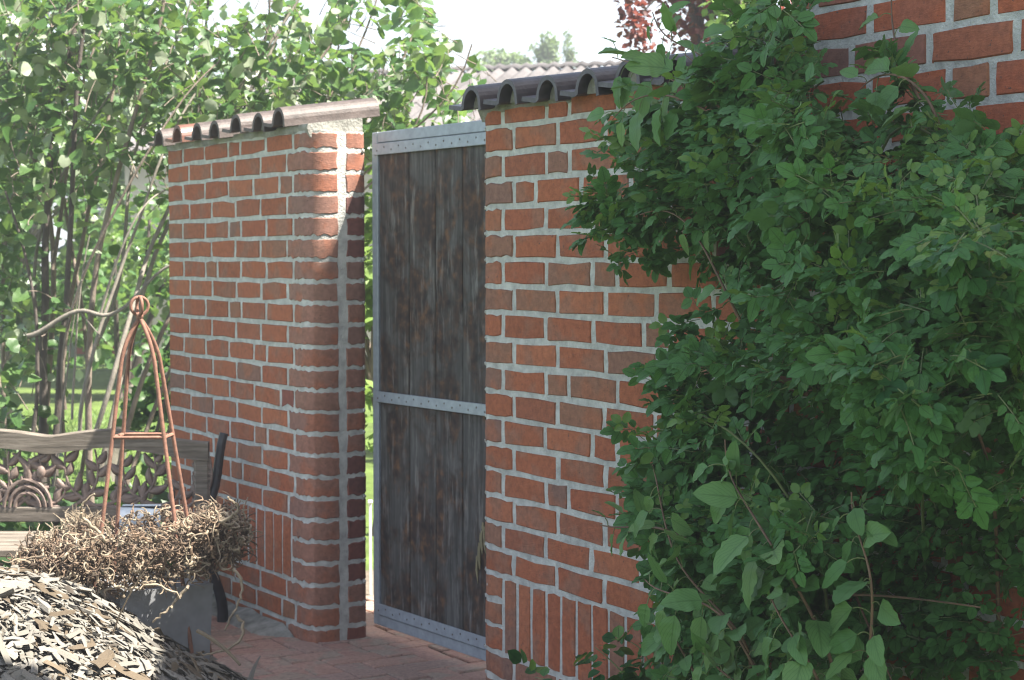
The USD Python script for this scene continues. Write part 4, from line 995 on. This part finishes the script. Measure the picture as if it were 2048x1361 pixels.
# ------------------------------------------------------------------ hazel behind the left-hand wall
hazel = thing('tall_shrub', 'tall many-stemmed shrub with round sunlit leaves, pale beneath, behind the left wall', 'shrub')
def stem_px(pts, r0, r1, mat, th=hazel, n=26, name='stem'):
    c = curve([at(px, py, max(8.3, Y - (.45 if th is hazel else 0))) for px, py, Y in pts], n); c += .012 * (np.stack([meshkit.noise(c * 4 + k * 31, 2 + k) for k in range(3)], -1) - .5)
    obj(name, tube(c, np.linspace(r0, r1, n) * (.8 if th is hazel else 1), 7), mat, th, smooth=60); return c
STEMS = [([(95, 1110, 9.2), (85, 860, 9.2), (90, 560, 9.2), (100, 330, 9.2), (150, 60, 9.3), (175, -80, 9.4)], .032, .014, 'bark_dark'), ([(120, 1100, 9.1), (112, 860, 9.1), (138, 520, 9.1), (150, 250, 9.1), (195, -80, 9.2)], .025, .010, 'bark_dark'),
         ([(180, 1100, 9.0), (178, 860, 9.0), (180, 640, 9.0), (240, 330, 9.0), (300, 120, 9.0), (340, -80, 9.0)], .024, .010, 'bark_brown'), ([(100, 1000, 9.3), (105, 600, 9.4), (60, 300, 9.5), (20, 220, 9.6), (50, 40, 9.7), (60, -80, 9.7)], .022, .009, 'bark_brown'),
         ([(130, 900, 9.4), (160, 500, 9.5), (215, 250, 9.6), (240, 60, 9.7), (250, -80, 9.7)], .018, .008, 'bark_brown'), ([(180, 900, 8.9), (240, 700, 8.9), (330, 430, 9.2), (437, 240, 9.3), (564, 50, 9.4), (640, -80, 9.5)], .017, .008, 'bark_grey'),
         ([(200, 950, 9.1), (270, 640, 9.2), (400, 330, 9.4), (490, 200, 9.5), (560, 60, 9.6), (600, -60, 9.6)], .017, .008, 'bark_grey'), ([(230, 1000, 9.2), (330, 650, 9.3), (460, 400, 9.5), (565, 222, 9.6), (666, 80, 9.7), (730, -60, 9.8)], .018, .007, 'bark_brown'),
         ([(240, 1000, 9.2), (400, 600, 9.3), (560, 320, 9.4), (640, 220, 9.5), (720, 90, 9.6), (760, -20, 9.7)], .016, .006, 'bark_brown'), ([(300, 900, 9.5), (380, 500, 9.6), (397, 200, 9.8), (412, 60, 9.9), (420, -80, 9.9)], .014, .008, 'bark_dark'),
         ([(160, 900, 8.8), (205, 640, 8.8), (285, 420, 8.9), (315, 330, 8.9), (365, 230, 9.0), (440, 120, 9.1)], .013, .006, 'bark_grey'), ([(130, 820, 8.9), (150, 600, 8.8), (230, 420, 8.7), (330, 250, 8.8), (430, 130, 8.9)], .012, .005, 'bark_brown'),
         ([(60, 900, 8.9), (75, 700, 8.9), (60, 560, 8.9), (10, 380, 8.9)], .014, .007, 'bark_dark'), ([(70, 620, 9.2), (95, 420, 9.2), (200, 220, 9.1), (250, 150, 9.0)], .012, .005, 'bark_grey'), ([(300, 1000, 9.6), (480, 560, 9.7), (700, 260, 9.8), (800, 130, 9.8), (830, 20, 9.9)], .015, .006, 'bark_brown'),
         ([(320, 1000, 9.4), (540, 560, 9.4), (780, 300, 9.4), (905, 180, 9.4), (945, 90, 9.4)], .014, .005, 'bark_brown'), ([(10, 1000, 9.5), (5, 600, 9.6), (35, 330, 9.7), (125, 50, 9.8), (150, -60, 9.8)], .016, .008, 'bark_brown'), ([(155, 980, 9.6), (165, 640, 9.7), (125, 380, 9.8), (110, 200, 9.8), (135, -60, 9.8)], .015, .007, 'bark_brown'),
         ([(185, 700, 9.3), (250, 480, 9.3), (265, 330, 9.4), (310, 180, 9.5), (365, 50, 9.6), (395, -60, 9.6)], .014, .006, 'bark_grey'), ([(105, 540, 9.3), (135, 330, 9.35), (165, 170, 9.4), (220, 20, 9.5)], .014, .007, 'bark_brown'), ([(330, 700, 9.8), (420, 470, 9.8), (470, 270, 9.8), (520, 120, 9.8), (535, -40, 9.8)], .012, .006, 'bark_dark'),
         ([(400, 800, 9.2), (600, 480, 9.2), (760, 350, 9.2), (840, 230, 9.2), (850, 120, 9.2)], .012, .005, 'bark_brown'), ([(145, 840, 8.8), (150, 700, 8.8), (160, 590, 8.8), (180, 470, 8.8)], .008, .004, 'bark_grey'), ([(100, 1000, 8.9), (128, 800, 8.8), (140, 690, 8.8), (165, 560, 8.7)], .007, .004, 'bark_grey')]
lines = [stem_px(*s) for s in STEMS]
stem_px([(55, 672, 8.35), (110, 645, 8.3), (172, 623, 8.25), (205, 632, 8.25), (240, 622, 8.25), (280, 585, 8.3), (345, 528, 8.4)], .016, .008, 'bark_grey')
stem_px([(158, 620, 8.28), (185, 655, 8.3), (205, 678, 8.35)], .006, .003, 'bark_grey'); stem_px([(200, 632, 8.25), (215, 580, 8.4), (275, 430, 8.7), (330, 380, 8.9)], .009, .005, 'bark_grey')
twigs = []
HZ = Polygon([(-60, -60), (820, -60), (850, 0), (870, 60), (930, 70), (965, 130), (955, 230), (900, 290), (745, 300), (700, 330), (340, 340), (335, 560), (250, 520), (170, 560), (120, 640), (110, 900), (-60, 900)])
leaves = []
shrub_n = px_noise(70, 4.0, 3, 17); x0, y0, x1, y1 = HZ.bounds; cnt = 0
while cnt < 5800:
    px, py = r4.uniform(x0, x1), r4.uniform(y0, y1)
    if not HZ.contains(Point(px, py)): continue
    nz = shrub_n(px, py)
    dens = 1.0
    if px > 420: dens = .55 if py < 130 else .85
    if px > 700: dens = .42 if py < 110 else .7
    if py > 380: dens = .34 if px > 60 else .6
    if py > 330 and px > 120: dens = .20
    if py > 540 and px > 140: dens = .10
    thr = .60 - .34 * dens
    if nz < thr or r4.random() > dens + .25: continue
    Y = 8.35 + 2.0 * r4.random() ** 1.1 + (.0 if px < 420 else .15)
    P = at(px, py, Y)
    d = unit(np.array([r4.normal(), r4.normal(), r4.uniform(-1.1, .35)])); up = unit(np.array([0, 0, 1.0]) + r4.normal(0, .6, 3) + np.array([-.15, -.45, 0]))
    if r4.random() < .08: up = -up
    s = r4.uniform(.050, .094)
    v, f, uv = leaf(s, s * r4.uniform(.74, .92), r4.uniform(.0, .40), r4.uniform(.05, .40), 7, .05, shape=.7)
    leaves.append((v @ basis(d, up).T + P, f, uv, Y, px, py, P)); cnt += 1
    if cnt % 5 == 0:
        a = P; b = P + np.array([r4.normal(0, .05), r4.normal(0, .05), -r4.uniform(.05, .16)]) - d * .06
        twigs.append(tube(curve([a, (a + b) / 2 + r4.normal(0, .008, 3), b], 5), np.linspace(.0015, .003, 5), 4, False))
order = sorted([i for i, q in enumerate(leaves) if 0 < q[4] < 960 and q[5] > 0], key=lambda i: leaves[i][3] - .5 * float(np.ptp(leaves[i][0][:, 0]) * 20))[:296]; chosen = set(order)
for i in order: obj('leaf', leaves[i][:2], 'round_leaf', hazel, smooth=True, uv=leaves[i][2])
v, f, uv = merge([q[:3] for i, q in enumerate(leaves) if i not in chosen]); obj('foliage', (v, f), 'round_leaf', hazel, smooth=True, uv=uv, kind='stuff')
obj('twig_mass', join(twigs), 'bark_brown', hazel, kind='stuff')

# ------------------------------------------------------------------ shrubs and trees farther back
def crown(th, c, r, n, size, mat, seed, shell=.55, gap=.45, n_st=4, asp=.75):
    g = np.random.default_rng(seed); out = []
    lobes = [(g.normal(0, .45, 3) * r * .8, g.uniform(.45, .75)) for _ in range(7)] + [(np.zeros(3), .75)]
    m = n * 5; ix = g.integers(len(lobes), size=m); lcs, lrs = np.array([l[0] for l in lobes]), np.array([l[1] for l in lobes])
    Ps = np.array(c) + lcs[ix] + unit(g.normal(size=(m, 3))) * np.array(r) * (lrs[ix] * (shell + (1 - shell) * g.random(m) ** .5))[:, None]
    Ps = Ps[(meshkit.fbm(Ps * (1.6 / max(.4, min(r))), 3, seed) >= gap) & (Ps[:, 2] > .05)][:n]
    for P in Ps:
        s = size * g.uniform(.7, 1.25); v, f, uv = leaf(s, s * asp, .2, .25, n_st)
        out.append((v @ basis(unit(g.normal(size=3) * (1, 1, .6) - (0, 0, .3)), unit(np.array([0, -.2, 1.0]) + g.normal(0, .55, 3))).T + P, f, uv))
    v, f, uv = merge(out); obj('crown', (v, f), mat, th, smooth=True, uv=uv, kind='stuff')
def tree(name, label, cat, x, y, h, r, zc, n, size, mat, seed, trunk=.06, bark='bark_brown', group=None, asp=.75, gap=.42):
    th = thing(name, label, cat, group)
    g = np.random.default_rng(seed + 900)
    obj('trunk', tube(curve([(x, y, -.1), (x + g.normal(0, .06), y, zc * .5), (x + g.normal(0, .1), y, zc)], 12), np.linspace(trunk, trunk * .55, 12), 8), bark, th, smooth=60)
    for k in range(6):
        a = g.uniform(0, 6.28); q = np.array([math.cos(a) * r[0], math.sin(a) * r[1], g.uniform(-.2, .8) * r[2]]) * .7
        obj('limb', tube(curve([(x, y, zc * .72), (x + q[0] * .4, y + q[1] * .4, zc + q[2] * .3), (x + q[0], y + q[1], zc + q[2])], 8), np.linspace(trunk * .5, trunk * .12, 8), 6), bark, th, smooth=60)
    crown(th, (x, y, zc), r, n, size, mat, seed, gap=gap, asp=asp)
    return th
def X(px, Y): return (px - 1024) / FPX * Y
tree('bright_shrub', 'bright green sunlit shrub beyond the slender stems of the tall shrub, above the lawn strip', 'shrub', X(240, 19), 19, 2.4, (1.0, .8, .72), 1.15, 2200, .12, 'bright_leaf', 31, .05)
tree('bright_shrub', 'leafy green shrub behind the tall stems at the left picture edge', 'shrub', X(20, 15), 15, 3.2, (1.0, .8, 1.4), 1.55, 2600, .12, 'round_leaf', 32, .05)
tree('background_tree', 'broad green tree behind the tall shrub, left of the red outbuilding', 'tree', X(60, 24), 24, 6, (2.4, 1.6, 2.3), 3.9, 3400, .17, 'round_leaf', 33, .14)
tree('background_tree', 'broad green tree behind the tall shrub, right of the red outbuilding', 'tree', X(420, 27), 27, 5, (2.2, 1.6, 1.7), 3.0, 3000, .17, 'round_leaf', 34, .14)
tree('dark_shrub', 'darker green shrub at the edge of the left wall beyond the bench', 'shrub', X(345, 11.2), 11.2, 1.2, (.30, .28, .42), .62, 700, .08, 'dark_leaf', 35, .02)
tree('gate_shrub', 'green shrub glimpsed through the gap between pillar and gate', 'shrub', X(745, 9.6), 9.6, 2.1, (.55, .4, .95), 1.15, 2000, .075, 'bright_leaf', 36, .03)
far_g = None
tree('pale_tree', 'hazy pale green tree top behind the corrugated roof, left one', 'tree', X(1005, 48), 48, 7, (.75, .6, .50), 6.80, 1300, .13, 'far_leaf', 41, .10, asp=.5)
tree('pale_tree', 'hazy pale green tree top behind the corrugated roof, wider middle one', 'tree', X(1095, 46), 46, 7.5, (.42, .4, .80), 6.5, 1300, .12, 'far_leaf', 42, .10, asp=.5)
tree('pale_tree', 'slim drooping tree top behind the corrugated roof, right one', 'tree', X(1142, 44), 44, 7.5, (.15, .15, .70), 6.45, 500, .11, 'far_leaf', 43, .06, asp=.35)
tree('copper_tree', 'tree with dark red copper leaves above the right wall cap', 'tree', X(1415, 13), 13, 5, (.60, .5, .9), 3.62, 2600, .065, 'copper_leaf', 44, .05, 'bark_dark', gap=.42)
cp_ = thing('copper_branch', 'small hanging branch of dark red leaves left of the copper tree', 'branch')
c = curve([at(1400, -60, 12.6), at(1310, 0, 12.6), at(1275, 40, 12.6), at(1258, 90, 12.6)], 14); obj('stem', tube(c, np.linspace(.012, .003, 14), 5), 'bark_dark', cp_, smooth=60)
crown(cp_, at(1280, 45, 12.6), (.13, .15, .22), 170, .055, 'copper_leaf', 45, gap=.3)
tree('lime_shrub', 'bright yellow green shrub top between copper tree and house corner', 'shrub', X(1480, 10.5), 10.5, 3.4, (.20, .3, .40), 2.95, 700, .06, 'bright_leaf', 46, .04)
# gnarled pale little tree on the lawn
pt = thing('gnarled_tree', 'small tree with pale gnarled trunk on the lawn behind the bench', 'tree')
for pts, a, b in (([(235, 1010, 12), (240, 880, 12), (262, 815, 12), (258, 770, 12)], .10, .055), ([(258, 775, 12), (275, 720, 12), (300, 640, 12), (330, 560, 12.2)], .032, .012), ([(256, 775, 12), (262, 690, 12), (285, 560, 12.1), (300, 440, 12.2)], .028, .01), ([(256, 780, 12), (235, 700, 12), (232, 600, 11.9), (228, 520, 11.9)], .026, .01), ([(262, 800, 12), (290, 790, 12), (320, 720, 11.9)], .03, .01)):
    stem_px(pts, a, b, 'bark_grey' if a > .05 else 'bark_dark', pt, 18, 'trunk' if a > .05 else 'limb')
crown(pt, at(285, 560, 12.1), (.40, .4, .55), 420, .075, 'round_leaf', 47, gap=.48)

# ground cover under and behind the bench, grass by the gate, dry tuft
def scatter(name, label, cat, pts_fn, n, size, mat, seed, asp=.7, upn=.5, kind='stuff'):
    g = np.random.default_rng(seed); out = []
    while len(out) < n:
        P = pts_fn(g)
        s = size * g.uniform(.6, 1.3); v, f, uv = leaf(s, s * asp, .25, .35, 5)
        out.append((v @ basis(unit(g.normal(size=3) * (1, 1, .5)), unit(np.array([0, -.3, 1]) + g.normal(0, upn, 3))).T + P, f, uv))
    v, f, uv = merge(out); return tag(obj(name, (v, f), mat, smooth=True, uv=uv), label, cat, None, kind)
def under_bench(g):
    x, y = g.uniform(-3.2, -1.25), g.uniform(6.5, 8.9); return np.array([x, y, g.random() * (.16 if y < 7.1 else .42) * (.4 + meshkit.noise(np.array([x * 3, y * 3, 0]), 3))])
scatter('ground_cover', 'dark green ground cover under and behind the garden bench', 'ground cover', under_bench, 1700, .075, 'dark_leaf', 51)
def blades(name, label, cat, pts_fn, n, h, mat, seed):
    g = np.random.default_rng(seed); out = []
    for _ in range(n):
        P = pts_fn(g); L_ = h * g.uniform(.5, 1.2); v, f, uv = leaf(L_, .006 + .03 * h, .3, .45, 5)
        out.append((v @ basis(unit(np.array([g.normal(0, .45), g.normal(0, .45), 1])), unit(g.normal(size=3))).T + P, f, uv))
    v, f, uv = merge(out); return tag(obj(name, (v, f), mat, smooth=True, uv=uv), label, cat, None, 'stuff')
blades('grass', 'sunlit grass by the bottom of the gate gap', 'grass', lambda g: np.append(WL(g.uniform(1.05, 1.75), g.uniform(.55, 1.6), 0.0)[:2], -.01), 500, .09, 'bright_leaf', 52)
blades('lawn_grass', 'grass of the lawn beyond the bench', 'grass', lambda g: np.array([g.uniform(-5.2, -1.6), g.uniform(9, 17), -.035]), 5000, .10, 'bright_leaf', 53)
dt = thing('dry_tuft', 'dry beige tufted plant on the bench between obelisk and bench back', 'plant')
g = np.random.default_rng(54); c0 = at(165, 1035, 6.72); tl_ = []
for _ in range(220):
    d = unit(np.array([g.normal(0, .8), g.normal(0, .5), abs(g.normal(.6, .4))])); L_ = g.uniform(.03, .085); b = c0 + np.array([g.normal(0, .035), g.normal(0, .03), -.04 + g.normal(0, .012)])
    tl_.append(tube(curve([b, b + d * L_ * .5 + g.normal(0, .006, 3), b + d * L_ + g.normal(0, .01, 3)], 6), np.linspace(.0025, .0012, 6), 4, False))
obj('stalks', join(tl_), 'twig_pale', dt, kind='stuff')
post = thing('white_post', 'thin white post glimpsed behind the gap left of the gate', 'post')
q = at(741, 1180, 7.75); obj('shaft', box(q[0] - .006, q[0] + .006, 7.745, 7.757, -.02, .40, None, .002), 'white_post', post)
obj('cap', box(q[0] - .010, q[0] + .010, 7.741, 7.761, .4002, .415, None, .003), 'white_post', post)

# ------------------------------------------------------------------ barn with corrugated roof, red outbuilding
barn = thing('barn', 'long low barn with pale corrugated sheet roof beyond the gate', 'barn')
RB = math.radians(18); rd = np.array([math.cos(RB), -math.sin(RB)]); sd = np.array([-math.sin(RB), -math.cos(RB)])
rp = at(1075, 128, 22.0); RZ = rp[2]
def bp(a, b, z): a, b, z = np.broadcast_arrays(np.asarray(a, float), b, z); q = rp[:2] + a[..., None] * rd + b[..., None] * sd; return np.concatenate([q, z[..., None]], -1)
WAVE, PIT_ = .177, .36
sheet_w = 1.06; A0 = -4.2
for i in range(8):
    a = np.linspace(A0 + i * sheet_w, A0 + (i + 1) * sheet_w - .004, 61)
    for r_, (b0, b1) in enumerate(((0, 1.55), (1.5, 3.1))):
        off = .012 * (1 - r_) + .004 * (i % 2); w = .028 * np.sin(2 * math.pi * a / WAVE)
        rows = [bp(a, b, RZ - b * PIT_ + w + off - .06) for b in (b0, b1)]
        v = np.concatenate(rows); n = len(a); f = [[k, k + 1, n + k + 1, n + k] for k in range(n - 1)]
        obj('roof_sheet', (v, np.array(f)[:, ::-1]), 'roof_sheet', barn, smooth=60)
a = np.linspace(A0, A0 + 8 * sheet_w, 120)
ang = np.linspace(0, math.pi, 7); rows = [bp(a, .07 * math.cos(t), RZ - .05 + .055 * math.sin(t) + .018 * np.sin(2 * math.pi * a / WAVE)) for t in ang]
v = np.concatenate(rows); n = len(a); i, j = np.meshgrid(np.arange(6), np.arange(n - 1), indexing='ij')
obj('ridge_cap', (v, np.stack([i * n + j, i * n + j + 1, (i + 1) * n + j + 1, (i + 1) * n + j], -1).reshape(-1, 4)), 'roof_sheet', barn, smooth=60)
q = [bp(aa, bb, zz) for aa in (A0 + .1, A0 + 8 * sheet_w - .1) for bb, zz in ((2.9, -.1), (2.9, RZ - 2.9 * PIT_ - .09), (0, RZ - .12), (-2.9, RZ - 2.9 * PIT_ - .09), (-2.9, -.1))]
f = [[0, 5, 6, 1], [1, 6, 7, 2], [2, 7, 8, 3], [3, 8, 9, 4]]
f = np.vstack([np.vstack([[x[0], x[1], x[2]], [x[0], x[2], x[3]]]) for x in f] + [[[0, 1, 2], [0, 2, 3], [0, 3, 4], [7, 6, 5], [8, 7, 5], [9, 8, 5]]])
obj('wall', (np.array(q), f), 'render_wall', barn)
outb = thing('red_outbuilding', 'low red brick outbuilding with slate roof glimpsed behind the tall stems', 'building')
ox0, ox1, oy = X(150, 28), X(420, 28), 28.0
obj('wall', box(ox0, ox1, oy, oy + 4, -.1, 2.12), 'red_brick', outb)
v = np.array([(x, y, z) for x in (ox0 - .2, ox1 + .2) for y, z in ((oy - .3, 2.05), (oy + 2, 4.1), (oy + 4.3, 2.05), (oy + 4.3, 2.2), (oy + 2, 4.3), (oy - .3, 2.2))])
obj('roof', (v, np.array([[0, 6, 11], [0, 11, 5], [5, 11, 10], [5, 10, 4], [4, 10, 9], [4, 9, 3], [0, 1, 7], [0, 7, 6], [1, 2, 8], [1, 8, 7], [0, 5, 4], [0, 4, 1], [1, 4, 3], [1, 3, 2], [6, 7, 10], [6, 10, 11], [7, 8, 9], [7, 9, 10]])), 'slate_roof', outb)
for k in range(2):
    w = obj('window', box(ox0 + .45 + k * .85, ox0 + .85 + k * .85, oy - .03, oy + .02, .9, 1.6), 'white_post', outb)
    obj('pane', box(ox0 + .49 + k * .85, ox0 + .81 + k * .85, oy - .036, oy - .0315, .94, 1.56), 'window_dark', w)

# air: a thin even haze round the whole scene
LOOK['haze'] = usdkit.material(stage, '/World/Looks/haze_air', {'v': ('principled_volume', {'color': (.93, .96, 1.0), 'density': .0034, 'anisotropy': .35})}, [], volume='v.volume')
tag(obj('haze', box(-170, 170, -30, 310, -1.2, 12.5), 'haze'), kind='stuff')
